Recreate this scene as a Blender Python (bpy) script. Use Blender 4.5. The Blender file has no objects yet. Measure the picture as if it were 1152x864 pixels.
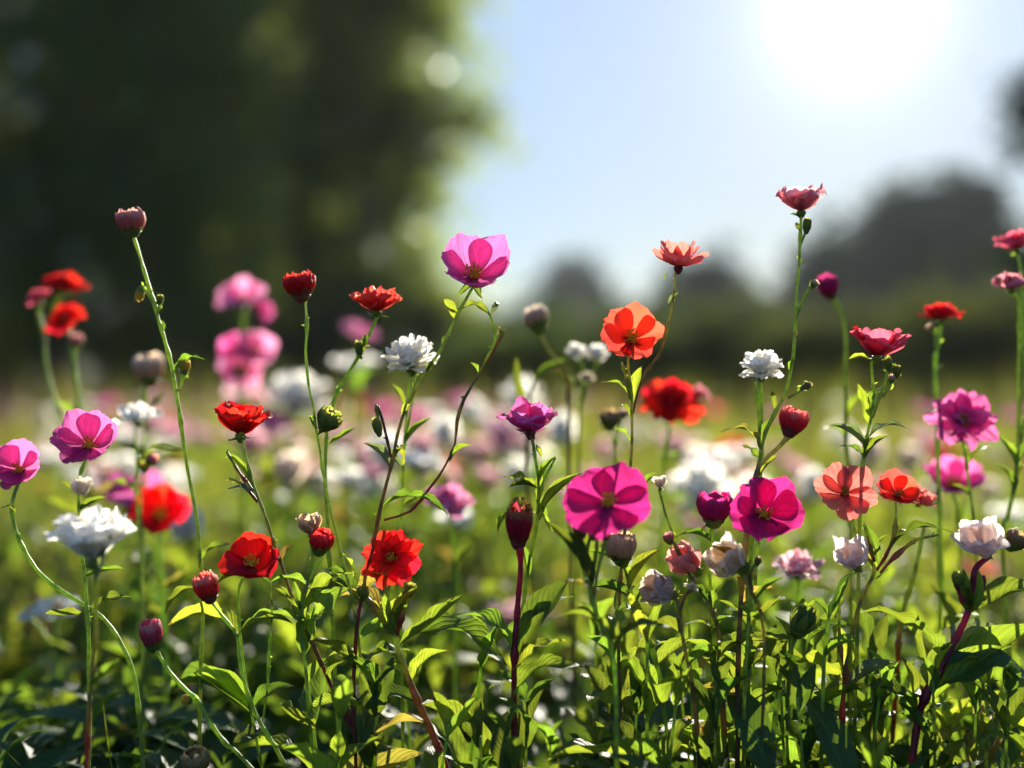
import bpy, math, random
import numpy as np
from mathutils import Vector, Matrix, noise

# ------------------------------------------------------------------ camera, sky, sun, exposure
S = bpy.context.scene
COL = S.collection
R_ = math.radians
CAMZ, FOCAL, FOCUS = 0.45, 40.0, 0.72
K = 36.0 / FOCAL / 1152.0                     # metres per photograph pixel at one metre
cam_d = bpy.data.cameras.new('camera')
cam = bpy.data.objects.new('camera', cam_d)
COL.objects.link(cam)
cam.location = (0, 0, CAMZ)
cam.rotation_euler = (R_(90), 0, 0)
cam_d.lens, cam_d.sensor_width = FOCAL, 36.0
cam_d.clip_start, cam_d.clip_end = 0.02, 3000
cam_d.dof.use_dof = True
cam_d.dof.focus_distance = FOCUS
cam_d.dof.aperture_fstop = 1.7
cam_d.dof.aperture_blades = 0
S.camera = cam

SUN_DIR = Vector((0.300, 1.0, 0.335)).normalized()
SUN_EL = math.asin(SUN_DIR.z)
SUN_AZ = math.atan2(SUN_DIR.x, SUN_DIR.y)
SKY_ROLL, SKY_TINT, AUREOLE = 2.35, (0.74, 0.91, 1.12), ((1300, 5.0), (230, 0.8))
W = bpy.data.worlds.new('World')
S.world = W
W.use_nodes = True
wt = W.node_tree
wt.nodes.clear()
sky = wt.nodes.new('ShaderNodeTexSky')
sky.sky_type = 'NISHITA'
sky.sun_disc = False
sky.sun_elevation = SUN_EL
sky.sun_rotation = SUN_AZ
sky.altitude = 0
sky.air_density = 1.0
sky.dust_density = 0.7
sky.ozone_density = 3.0
bg = wt.nodes.new('ShaderNodeBackground')
bg.inputs['Strength'].default_value = 0.135
wo = wt.nodes.new('ShaderNodeOutputWorld')
# the camera's wide latitude: the sky's own brightness rolls off towards the sun instead of growing without end
lum = wt.nodes.new('ShaderNodeVectorMath')
lum.operation = 'DOT_PRODUCT'
lum.inputs[1].default_value = (0.25, 0.55, 0.20)
wt.links.new(sky.outputs[0], lum.inputs[0])
den = wt.nodes.new('ShaderNodeMath')
den.operation = 'MULTIPLY_ADD'
wt.links.new(lum.outputs['Value'], den.inputs[0])
den.inputs[1].default_value, den.inputs[2].default_value = 1 / SKY_ROLL, 1.0
inv = wt.nodes.new('ShaderNodeMath')
inv.operation = 'DIVIDE'
inv.inputs[0].default_value = 1.0
wt.links.new(den.outputs[0], inv.inputs[1])
scl = wt.nodes.new('ShaderNodeVectorMath')
scl.operation = 'SCALE'
wt.links.new(sky.outputs[0], scl.inputs[0])
wt.links.new(inv.outputs[0], scl.inputs['Scale'])
tint = wt.nodes.new('ShaderNodeVectorMath')
tint.operation = 'MULTIPLY'
tint.inputs[1].default_value = SKY_TINT
wt.links.new(scl.outputs[0], tint.inputs[0])
# the aureole of light round the sun itself
geo = wt.nodes.new('ShaderNodeTexCoord')
nrm_ = wt.nodes.new('ShaderNodeVectorMath')
nrm_.operation = 'NORMALIZE'
wt.links.new(geo.outputs['Generated'], nrm_.inputs[0])
dt = wt.nodes.new('ShaderNodeVectorMath')
dt.operation = 'DOT_PRODUCT'
dt.inputs[1].default_value = SUN_DIR
wt.links.new(nrm_.outputs[0], dt.inputs[0])
mx0 = wt.nodes.new('ShaderNodeMath')
mx0.operation = 'MAXIMUM'
wt.links.new(dt.outputs['Value'], mx0.inputs[0])
mx0.inputs[1].default_value = 0.0
acc = tint.outputs[0]
for pw, amp in AUREOLE:
    a_ = wt.nodes.new('ShaderNodeMath')
    a_.operation = 'POWER'
    wt.links.new(mx0.outputs[0], a_.inputs[0])
    a_.inputs[1].default_value = pw
    sc_ = wt.nodes.new('ShaderNodeVectorMath')
    sc_.operation = 'SCALE'
    sc_.inputs[0].default_value = (amp, amp * 0.98, amp * 0.94)
    wt.links.new(a_.outputs[0], sc_.inputs['Scale'])
    ad_ = wt.nodes.new('ShaderNodeVectorMath')
    wt.links.new(acc, ad_.inputs[0])
    wt.links.new(sc_.outputs[0], ad_.inputs[1])
    acc = ad_.outputs[0]
wt.links.new(acc, bg.inputs[0])
wt.links.new(bg.outputs[0], wo.inputs[0])

sun_d = bpy.data.lights.new('sun', 'SUN')
sun_d.energy, sun_d.angle, sun_d.color = 5.0, R_(0.5), (1.0, 0.925, 0.78)
sun = bpy.data.objects.new('sun', sun_d)
COL.objects.link(sun)
sun.rotation_euler = SUN_DIR.to_track_quat('Z', 'Y').to_euler()
sun.location = SUN_DIR * 50

S.view_settings.view_transform = 'Standard'
S.view_settings.look = 'None'
S.view_settings.exposure = 1.62
S.view_settings.gamma = 1.0
S.view_settings.use_curve_mapping = False
S.render.engine = 'CYCLES'
S.cycles.use_denoising = True
S.cycles.max_bounces = 16
S.cycles.diffuse_bounces = 12
S.cycles.glossy_bounces = 3
S.cycles.transmission_bounces = 8
S.cycles.transparent_max_bounces = 8
S.cycles.sample_clamp_indirect = 12.0

rng = random.Random(7)


def P(px, py, D):
    """photograph pixel at distance D along the view -> point in the place"""
    return Vector(((px - 576) * K * D, D, CAMZ - (py - 432) * K * D))


# ------------------------------------------------------------------ materials
MAT = {}


def new_mat(name):
    m = bpy.data.materials.new(name)
    m.use_nodes = True
    m.node_tree.nodes.clear()
    return m, m.node_tree


def N(t, typ, **kw):
    n = t.nodes.new(typ)
    for k, v in kw.items():
        setattr(n, k, v)
    return n


def math_node(t, op, a, b=None):
    n = N(t, 'ShaderNodeMath', operation=op)
    for i, x in enumerate((a, b)):
        if x is None:
            continue
        if isinstance(x, (int, float)):
            n.inputs[i].default_value = x
        else:
            t.links.new(x, n.inputs[i])
    return n.outputs[0]


def mix_col(t, fac, a, b, mode='MIX'):
    n = N(t, 'ShaderNodeMix', data_type='RGBA', blend_type=mode)
    for sock, x in ((n.inputs[0], fac), (n.inputs[6], a), (n.inputs[7], b)):
        if isinstance(x, (int, float)):
            sock.default_value = x
        elif isinstance(x, tuple):
            sock.default_value = (*x[:3], 1)
        else:
            t.links.new(x, sock)
    return n.outputs[2]


def ramp(t, fac, stops):
    n = N(t, 'ShaderNodeValToRGB')
    cr = n.color_ramp
    while len(cr.elements) > 1:
        cr.elements.remove(cr.elements[-1])
    for i, (p, c) in enumerate(stops):
        e = cr.elements[0] if i == 0 else cr.elements.new(p)
        e.position = p
        e.color = (*c[:3], 1)
    t.links.new(fac, n.inputs[0])
    return n.outputs[0]


def jitter(t, col, hue=0.02, val=0.25, sat=0.0):
    oi = N(t, 'ShaderNodeObjectInfo')
    hs = N(t, 'ShaderNodeHueSaturation')
    r = oi.outputs['Random']
    t.links.new(math_node(t, 'ADD', math_node(t, 'MULTIPLY', r, hue), 0.5 - hue / 2), hs.inputs['Hue'])
    r2 = math_node(t, 'FRACT', math_node(t, 'MULTIPLY', r, 7.13))
    t.links.new(math_node(t, 'ADD', math_node(t, 'MULTIPLY', r2, val), 1 - val / 2), hs.inputs['Value'])
    t.links.new(col, hs.inputs['Color'])
    return hs.outputs[0]


def translucent_surface(t, refl, trans, fac, rough, spec, normal=None):
    out = N(t, 'ShaderNodeOutputMaterial')
    p = N(t, 'ShaderNodeBsdfPrincipled')
    p.inputs['Roughness'].default_value = rough
    p.inputs['Specular IOR Level'].default_value = spec
    t.links.new(refl, p.inputs['Base Color'])
    tr = N(t, 'ShaderNodeBsdfTranslucent')
    t.links.new(trans, tr.inputs['Color'])
    if normal is not None:
        t.links.new(normal, p.inputs['Normal'])
        t.links.new(normal, tr.inputs['Normal'])
    mx = N(t, 'ShaderNodeMixShader')
    mx.inputs[0].default_value = fac
    t.links.new(p.outputs[0], mx.inputs[1])
    t.links.new(tr.outputs[0], mx.inputs[2])
    t.links.new(mx.outputs[0], out.inputs[0])


def petal_mat(name, base, mid, tip, trans, streak=0.25, freq=26, fac=0.60, val=0.15):
    """base/mid/tip: the pigment from claw to edge; trans: colour of light passing through"""
    m, t = new_mat(name)
    uv = N(t, 'ShaderNodeUVMap')
    sp = N(t, 'ShaderNodeSeparateXYZ')
    t.links.new(uv.outputs[0], sp.inputs[0])
    u, v = sp.outputs[0], sp.outputs[1]
    nz = N(t, 'ShaderNodeTexNoise')
    nz.inputs['Scale'].default_value = 3.0
    nz.inputs['Detail'].default_value = 4
    mp = N(t, 'ShaderNodeMapping')
    mp.inputs['Scale'].default_value = (freq, 1.3, 1)
    t.links.new(uv.outputs[0], mp.inputs[0])
    oi = N(t, 'ShaderNodeObjectInfo')
    vm = N(t, 'ShaderNodeCombineXYZ')
    t.links.new(math_node(t, 'MULTIPLY', oi.outputs['Random'], 40.0), vm.inputs[0])
    t.links.new(vm.outputs[0], mp.inputs['Location'])
    t.links.new(mp.outputs[0], nz.inputs['Vector'])
    nz.inputs['Scale'].default_value = 1.0
    vein = ramp(t, nz.outputs[0], [(0.35, (1 - streak,) * 3), (0.62, (1,) * 3)])
    big = N(t, 'ShaderNodeTexNoise')
    big.inputs['Scale'].default_value = 2.6
    t.links.new(mp.outputs[0], big.inputs['Vector'])
    tc = N(t, 'ShaderNodeTexCoord')
    big2 = N(t, 'ShaderNodeTexNoise')
    big2.inputs['Scale'].default_value = 2.2
    big2.inputs['Detail'].default_value = 3
    t.links.new(tc.outputs['Object'], big2.inputs['Vector'])
    vv = math_node(t, 'ADD', v, math_node(t, 'MULTIPLY', math_node(t, 'SUBTRACT', big2.outputs[0], 0.5), 0.25))
    pig = ramp(t, vv, [(0.02, base), (0.30, mid), (0.72, mid), (0.98, tip)])
    refl = jitter(t, mix_col(t, 1.0, pig, vein, 'MULTIPLY'), 0.012, val)
    tb = tuple(min(1, a * 0.45 + b * 0.35) for a, b in zip(trans, base))
    trp = ramp(t, vv, [(0.02, tb), (0.34, trans), (1.0, trans)])
    trn = jitter(t, mix_col(t, 1.0, trp, vein, 'MULTIPLY'), 0.012, val)
    bp = N(t, 'ShaderNodeBump')
    bp.inputs['Strength'].default_value = 0.25
    bp.inputs['Distance'].default_value = 0.02
    t.links.new(nz.outputs[0], bp.inputs['Height'])
    translucent_surface(t, refl, trn, fac, 0.55, 0.25, bp.outputs[0])
    MAT[name] = m


def leaf_mat(name, dark, lightc, trans, fac=0.48, rough=0.50, spec=0.20):
    m, t = new_mat(name)
    uv = N(t, 'ShaderNodeUVMap')
    sp = N(t, 'ShaderNodeSeparateXYZ')
    t.links.new(uv.outputs[0], sp.inputs[0])
    u, v = sp.outputs[0], sp.outputs[1]
    au = math_node(t, 'ABSOLUTE', math_node(t, 'SUBTRACT', u, 0.5))
    mid = math_node(t, 'LESS_THAN', au, 0.035)
    ph = math_node(t, 'SUBTRACT', math_node(t, 'MULTIPLY', v, 62.0), math_node(t, 'MULTIPLY', au, 44.0))
    side = math_node(t, 'POWER', math_node(t, 'ABSOLUTE', math_node(t, 'COSINE', math_node(t, 'MULTIPLY', ph, 0.5))), 9.0)
    veins = math_node(t, 'MAXIMUM', mid, math_node(t, 'MULTIPLY', side, 0.55))
    tc = N(t, 'ShaderNodeTexCoord')
    nz = N(t, 'ShaderNodeTexNoise')
    nz.inputs['Scale'].default_value = 4.0
    nz.inputs['Detail'].default_value = 5
    t.links.new(tc.outputs['Object'], nz.inputs['Vector'])
    base = ramp(t, nz.outputs[0], [(0.3, dark), (0.72, lightc)])
    base = mix_col(t, math_node(t, 'MULTIPLY', veins, 0.55), base, tuple(min(1, c * 2.1) for c in lightc))
    sp_ = N(t, 'ShaderNodeTexNoise')
    sp_.inputs['Scale'].default_value = 11.0
    sp_.inputs['Detail'].default_value = 2
    oi = N(t, 'ShaderNodeObjectInfo')
    off = N(t, 'ShaderNodeVectorMath')
    t.links.new(tc.outputs['Object'], off.inputs[0])
    cmb = N(t, 'ShaderNodeCombineXYZ')
    t.links.new(math_node(t, 'MULTIPLY', oi.outputs['Random'], 53.0), cmb.inputs[0])
    t.links.new(cmb.outputs[0], off.inputs[1])
    t.links.new(off.outputs[0], sp_.inputs['Vector'])
    blem = ramp(t, sp_.outputs[0], [(0.66, (0, 0, 0)), (0.70, (1, 1, 1))])
    tipb = math_node(t, 'GREATER_THAN', math_node(t, 'ADD', v, math_node(t, 'MULTIPLY', nz.outputs[0], 0.12)), 1.015)
    blem = math_node(t, 'MAXIMUM', blem, tipb)
    base = mix_col(t, math_node(t, 'MULTIPLY', blem, 0.8), base, (0.11, 0.06, 0.022))
    refl = jitter(t, base, 0.05, 0.6)
    tcol = mix_col(t, math_node(t, 'MULTIPLY', veins, 0.35), trans, tuple(c * 0.4 for c in trans))
    tcol = mix_col(t, math_node(t, 'MULTIPLY', blem, 0.75), tcol, (0.16, 0.08, 0.02))
    spot = ramp(t, nz.outputs[0], [(0.25, (0.55, 0.6, 0.5)), (0.6, (1, 1, 1))])
    trn = jitter(t, mix_col(t, 1.0, tcol, spot, 'MULTIPLY'), 0.05, 0.5)
    bp = N(t, 'ShaderNodeBump')
    bp.inputs['Strength'].default_value = 0.5
    bp.inputs['Distance'].default_value = 0.0012
    t.links.new(math_node(t, 'SUBTRACT', math_node(t, 'MULTIPLY', nz.outputs[0], 0.5), veins), bp.inputs['Height'])
    translucent_surface(t, refl, trn, fac, rough, spec, bp.outputs[0])
    MAT[name] = m


def stem_mat(name, low, high, split=0.5):
    m, t = new_mat(name)
    uv = N(t, 'ShaderNodeUVMap')
    sp = N(t, 'ShaderNodeSeparateXYZ')
    t.links.new(uv.outputs[0], sp.inputs[0])
    tc = N(t, 'ShaderNodeTexCoord')
    nz = N(t, 'ShaderNodeTexNoise')
    nz.inputs['Scale'].default_value = 240.0
    nz.inputs['Detail'].default_value = 4
    t.links.new(tc.outputs['Object'], nz.inputs['Vector'])
    nb = N(t, 'ShaderNodeTexNoise')
    nb.inputs['Scale'].default_value = 30.0
    t.links.new(tc.outputs['Object'], nb.inputs['Vector'])
    v = math_node(t, 'ADD', sp.outputs[1], math_node(t, 'MULTIPLY', math_node(t, 'SUBTRACT', nb.outputs[0], 0.5), 0.5))
    c = ramp(t, v, [(max(0, split - 0.25), low), (min(1, split + 0.25), high)])
    c = mix_col(t, 1.0, c, ramp(t, nz.outputs[0], [(0.3, (0.6,) * 3), (0.65, (1.15,) * 3)]), 'MULTIPLY')
    c = jitter(t, c, 0.02, 0.3)
    bp = N(t, 'ShaderNodeBump')
    bp.inputs['Strength'].default_value = 0.6
    bp.inputs['Distance'].default_value = 0.0006
    t.links.new(nz.outputs[0], bp.inputs['Height'])
    translucent_surface(t, c, mix_col(t, 1.0, c, (2.0, 2.0, 1.2), 'MULTIPLY'), 0.42, 0.45, 0.45, bp.outputs[0])
    MAT[name] = m


def simple_mat(name, c1, c2, scale, rough=0.8, trans=None, fac=0.3, bump=0.0, spec=0.3, jit=0.3):
    m, t = new_mat(name)
    tc = N(t, 'ShaderNodeTexCoord')
    nz = N(t, 'ShaderNodeTexNoise')
    nz.inputs['Scale'].default_value = scale
    nz.inputs['Detail'].default_value = 6
    t.links.new(tc.outputs['Object'], nz.inputs['Vector'])
    c = jitter(t, ramp(t, nz.outputs[0], [(0.33, c1), (0.66, c2)]), 0.03, jit)
    nrm = None
    if bump:
        b = N(t, 'ShaderNodeBump')
        b.inputs['Strength'].default_value = 0.6
        b.inputs['Distance'].default_value = bump
        t.links.new(nz.outputs[0], b.inputs['Height'])
        nrm = b.outputs[0]
    if trans is None:
        out = N(t, 'ShaderNodeOutputMaterial')
        p = N(t, 'ShaderNodeBsdfPrincipled')
        p.inputs['Roughness'].default_value = rough
        p.inputs['Specular IOR Level'].default_value = spec
        t.links.new(c, p.inputs['Base Color'])
        if nrm is not None:
            t.links.new(nrm, p.inputs['Normal'])
        t.links.new(p.outputs[0], out.inputs[0])
    else:
        tr = ramp(t, nz.outputs[0], [(0.33, tuple(x * 0.7 for x in trans)), (0.66, trans)])
        translucent_surface(t, c, jitter(t, tr, 0.04, jit), fac, rough, spec, nrm)
    MAT[name] = m


# petals                base (claw)          mid                   edge                 light through
petal_mat('magenta', (0.50, 0.02, 0.14), (0.62, 0.025, 0.25), (0.68, 0.07, 0.32), (0.92, 0.20, 0.50), 0.30, 30)
petal_mat('deep_magenta', (0.40, 0.01, 0.12), (0.56, 0.012, 0.20), (0.60, 0.03, 0.26), (0.74, 0.035, 0.26), 0.30, 30)
petal_mat('pink', (0.60, 0.05, 0.20), (0.68, 0.10, 0.33), (0.75, 0.22, 0.45), (0.95, 0.36, 0.58), 0.30, 30)
petal_mat('pale_pink', (0.62, 0.22, 0.28), (0.75, 0.38, 0.45), (0.80, 0.52, 0.56), (0.95, 0.58, 0.62), 0.22)
petal_mat('rose', (0.50, 0.03, 0.09), (0.62, 0.09, 0.16), (0.70, 0.22, 0.27), (0.98, 0.40, 0.44), 0.32, 30)
petal_mat('red', (0.42, 0.006, 0.008), (0.62, 0.010, 0.010), (0.66, 0.022, 0.014), (0.92, 0.026, 0.022), 0.22)
petal_mat('dark_red', (0.22, 0.003, 0.006), (0.46, 0.006, 0.010), (0.52, 0.010, 0.012), (0.70, 0.018, 0.014), 0.20)
petal_mat('orange_red', (0.50, 0.010, 0.006), (0.68, 0.028, 0.010), (0.72, 0.07, 0.03), (0.98, 0.13, 0.08), 0.18)
petal_mat('coral', (0.66, 0.03, 0.04), (0.78, 0.14, 0.12), (0.82, 0.24, 0.20), (1.0, 0.25, 0.20), 0.34, 34, 0.64)
petal_mat('light_rose', (0.62, 0.08, 0.14), (0.78, 0.28, 0.32), (0.82, 0.42, 0.44), (1.0, 0.50, 0.52), 0.25, 26, 0.68)
petal_mat('pink_red', (0.45, 0.005, 0.03), (0.64, 0.03, 0.09), (0.68, 0.07, 0.15), (0.95, 0.17, 0.24), 0.28, 30)
petal_mat('white', (0.78, 0.76, 0.58), (0.88, 0.86, 0.80), (0.89, 0.87, 0.83), (0.97, 0.94, 0.85), 0.05, fac=0.70)
petal_mat('cream', (0.62, 0.52, 0.36), (0.74, 0.66, 0.56), (0.78, 0.68, 0.62), (0.94, 0.80, 0.62), 0.25, fac=0.64)
petal_mat('taupe', (0.46, 0.34, 0.26), (0.56, 0.45, 0.41), (0.62, 0.50, 0.46), (0.74, 0.58, 0.48), 0.35, 34)
petal_mat('tan', (0.46, 0.30, 0.17), (0.60, 0.42, 0.27), (0.70, 0.54, 0.38), (0.90, 0.64, 0.36), 0.40, 30)
petal_mat('dusty_rose', (0.62, 0.20, 0.19), (0.74, 0.28, 0.27), (0.78, 0.38, 0.36), (0.98, 0.42, 0.36), 0.40, 30)
petal_mat('blush_white', (0.62, 0.50, 0.42), (0.72, 0.56, 0.54), (0.78, 0.66, 0.66), (0.95, 0.80, 0.74), 0.25, fac=0.64)
petal_mat('bud_red', (0.50, 0.006, 0.010), (0.74, 0.016, 0.020), (0.85, 0.16, 0.12), (1.0, 0.08, 0.05), 0.45, 20, 0.68)
petal_mat('bud_red_pale_tip', (0.55, 0.01, 0.02), (0.76, 0.04, 0.05), (0.88, 0.62, 0.48), (1.0, 0.20, 0.15), 0.45, 20, 0.68)
petal_mat('bud_pink_white', (0.70, 0.13, 0.11), (0.84, 0.26, 0.22), (0.92, 0.78, 0.70), (1.0, 0.42, 0.34), 0.50, 20, 0.68)
petal_mat('bud_mauve', (0.42, 0.04, 0.08), (0.58, 0.08, 0.14), (0.78, 0.46, 0.44), (0.80, 0.20, 0.24), 0.45, 20, 0.68)
petal_mat('bud_magenta', (0.44, 0.008, 0.09), (0.62, 0.016, 0.19), (0.70, 0.16, 0.22), (0.85, 0.06, 0.30), 0.40, 20, 0.68)
petal_mat('bud_dark', (0.32, 0.02, 0.035), (0.50, 0.022, 0.06), (0.62, 0.34, 0.10), (0.7, 0.05, 0.09), 0.40, 20, 0.68)
petal_mat('bud_brown_cap', (0.36, 0.20, 0.07), (0.52, 0.32, 0.15), (0.66, 0.46, 0.28), (0.7, 0.42, 0.18), 0.5, 40, 0.68)
petal_mat('bud_green', (0.16, 0.24, 0.04), (0.30, 0.36, 0.07), (0.50, 0.46, 0.12), (0.55, 0.55, 0.10), 0.35, 20, 0.68)
petal_mat('bud_cream', (0.58, 0.40, 0.22), (0.70, 0.50, 0.34), (0.88, 0.84, 0.76), (0.95, 0.72, 0.50), 0.3, 20, 0.68)
petal_mat('bud_seed', (0.25, 0.20, 0.07), (0.38, 0.28, 0.11), (0.60, 0.48, 0.28), (0.60, 0.42, 0.18), 0.5, 24, 0.68)
petal_mat('bud_yellow', (0.48, 0.36, 0.03), (0.66, 0.50, 0.06), (0.72, 0.58, 0.12), (0.85, 0.65, 0.10), 0.2, 20, 0.68)

leaf_mat('leaf', (0.038, 0.080, 0.014), (0.070, 0.120, 0.022), (0.31, 0.43, 0.030))
leaf_mat('leaf_bright', (0.060, 0.110, 0.016), (0.10, 0.150, 0.025), (0.43, 0.54, 0.035), 0.52)
leaf_mat('leaf_old', (0.10, 0.085, 0.020), (0.16, 0.13, 0.03), (0.55, 0.42, 0.06), 0.45)
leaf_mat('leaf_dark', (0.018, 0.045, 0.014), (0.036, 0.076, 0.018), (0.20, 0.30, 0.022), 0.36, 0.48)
leaf_mat('leaf_grey', (0.060, 0.085, 0.060), (0.11, 0.135, 0.09), (0.30, 0.38, 0.10), 0.32, 0.42)
stem_mat('stem_green', (0.15, 0.19, 0.035), (0.24, 0.33, 0.05), 0.3)
stem_mat('stem_red', (0.17, 0.040, 0.030), (0.24, 0.30, 0.05), 0.55)
stem_mat('stem_crimson', (0.12, 0.022, 0.022), (0.26, 0.016, 0.05), 0.35)
stem_mat('stem_brown', (0.12, 0.065, 0.035), (0.24, 0.22, 0.06), 0.45)
simple_mat('calyx', (0.07, 0.12, 0.02), (0.16, 0.22, 0.04), 160, 0.5, (0.42, 0.55, 0.05), 0.35, 0.0004)
simple_mat('calyx_red', (0.10, 0.02, 0.02), (0.20, 0.05, 0.03), 160, 0.5, (0.30, 0.06, 0.03), 0.25, 0.0004)
simple_mat('stamens', (0.80, 0.42, 0.02), (0.88, 0.64, 0.07), 300, 0.6, (1.0, 0.66, 0.06), 0.5)
simple_mat('stamens_dark', (0.34, 0.05, 0.01), (0.62, 0.30, 0.04), 300, 0.6, (0.7, 0.3, 0.04), 0.2)
simple_mat('tree_leaf', (0.028, 0.052, 0.008), (0.065, 0.100, 0.014), 1.6, 0.34, (0.46, 0.53, 0.06), 0.5, spec=0.45, jit=0.2)
simple_mat('shrub_leaf', (0.012, 0.028, 0.006), (0.032, 0.055, 0.010), 1.6, 0.7, (0.11, 0.15, 0.028), 0.38, spec=0.06, jit=0.2)
simple_mat('far_leaf', (0.016, 0.034, 0.014), (0.036, 0.060, 0.022), 0.5, 0.7, (0.04, 0.07, 0.02), 0.25, spec=0.08, jit=0.2)
simple_mat('bark', (0.035, 0.024, 0.016), (0.10, 0.075, 0.05), 6, 0.9, bump=0.03)
simple_mat('soil', (0.020, 0.016, 0.010), (0.050, 0.045, 0.022), 3.0, 0.95, bump=0.02)

# ------------------------------------------------------------------ mesh helpers


class MB:
    def __init__(self):
        self.v, self.f, self.uv, self.mi = [], [], [], []

    def grid(self, pts, uvs, nu, nv, mi=0):
        o = len(self.v)
        self.v += pts
        self.uv += uvs
        for j in range(nv - 1):
            for i in range(nu - 1):
                a = o + j * nu + i
                self.f.append((a, a + 1, a + nu + 1, a + nu))
                self.mi.append(mi)

    def add(self, other, M=None, mi=None):
        o = len(self.v)
        self.v += [M @ Vector(p) for p in other.v] if M is not None else list(other.v)
        self.uv += other.uv
        self.f += [tuple(i + o for i in f) for f in other.f]
        self.mi += other.mi if mi is None else [mi] * len(other.f)

    def mesh(self, name, mats):
        me = bpy.data.meshes.new(name)
        me.from_pydata([tuple(p) for p in self.v], [], self.f)
        for m in mats:
            me.materials.append(MAT[m])
        if len(mats) > 1:
            me.polygons.foreach_set('material_index', self.mi)
        uvl = me.uv_layers.new(name='UVMap')
        li = np.empty(len(me.loops), dtype=np.int32)
        me.loops.foreach_get('vertex_index', li)
        uvl.data.foreach_set('uv', np.array(self.uv, dtype=np.float32)[li].ravel())
        me.polygons.foreach_set('use_smooth', [True] * len(me.polygons))
        me.update()
        return me


def link(name, data, parent=None, M=None):
    o = bpy.data.objects.new(name, data)
    COL.objects.link(o)
    if parent is not None:
        o.parent = parent
    if M is not None:
        o.matrix_basis = M
    return o


def thing(name, label, cat, loc, group=None):
    o = link(name, None)
    o.empty_display_size = 0.02
    o.location = loc
    o['label'], o['category'] = label, cat
    if group:
        o['group'] = group
    return o


def structure(o):
    o['kind'] = 'structure'
    return o


def spline(pts, n):
    """Catmull-Rom through pts, about n samples"""
    pts = [Vector(p) for p in pts]
    if len(pts) < 3:
        pts = [pts[0], (pts[0] + pts[-1]) / 2, pts[-1]]
    ext = [pts[0] * 2 - pts[1]] + pts + [pts[-1] * 2 - pts[-2]]
    out, seg = [], len(pts) - 1
    per = max(2, n // seg)
    for s in range(seg):
        p0, p1, p2, p3 = ext[s:s + 4]
        for k in range(per):
            t = k / per
            out.append(0.5 * ((2 * p1) + (p2 - p0) * t + (2 * p0 - 5 * p1 + 4 * p2 - p3) * t * t
                              + (3 * p1 - p0 - 3 * p2 + p3) * t ** 3))
    out.append(pts[-1])
    return out


def tube(mb, path, r0, r1, sides=8, wob=0.0, mi=0, cap=True, nodes=()):
    """tube along path from its first point (radius r0, v=0) to its last (r1, v=1)"""
    n = len(path)
    ref = Vector((0.3, 1, 0.2))
    pts, uvs = [], []
    for j, p in enumerate(path):
        d = (path[min(j + 1, n - 1)] - path[max(j - 1, 0)]).normalized()
        x = d.cross(ref).normalized()
        y = d.cross(x)
        t = j / (n - 1)
        r = r0 + (r1 - r0) * t
        r *= 1 + wob * noise.noise(p * 160)
        for nt in nodes:
            r *= 1 + 0.45 * math.exp(-((t - nt) * n / 1.1) ** 2)
        for i in range(sides + 1):
            a = 2 * math.pi * i / sides
            pts.append(p + (x * math.cos(a) + y * math.sin(a)) * r)
            uvs.append((i / sides, t))
    mb.grid(pts, uvs, sides + 1, n, mi)
    if cap:
        o = len(mb.v)
        mb.v.append(path[-1] + (path[-1] - path[-2]).normalized() * r1 * 0.6)
        mb.uv.append((0.5, 1))
        b = o - (sides + 1)
        for i in range(sides):
            mb.f.append((b + i, b + i + 1, o))
            mb.mi.append(mi)


def lathe(mb, prof, sides=12, mi=0, bump=0.0, seed=0):
    """prof: (r, z) list"""
    pts, uvs = [], []
    n = len(prof)
    for j, (r, z) in enumerate(prof):
        for i in range(sides + 1):
            a = 2 * math.pi * (i % sides) / sides
            rr = r * (1 + bump * noise.noise(Vector((math.cos(a) * 3 + seed, math.sin(a) * 3, z * 7))))
            pts.append(Vector((rr * math.cos(a), rr * math.sin(a), z)))
            uvs.append((i / sides, j / (n - 1)))
    mb.grid(pts, uvs, sides + 1, n, mi)


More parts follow.
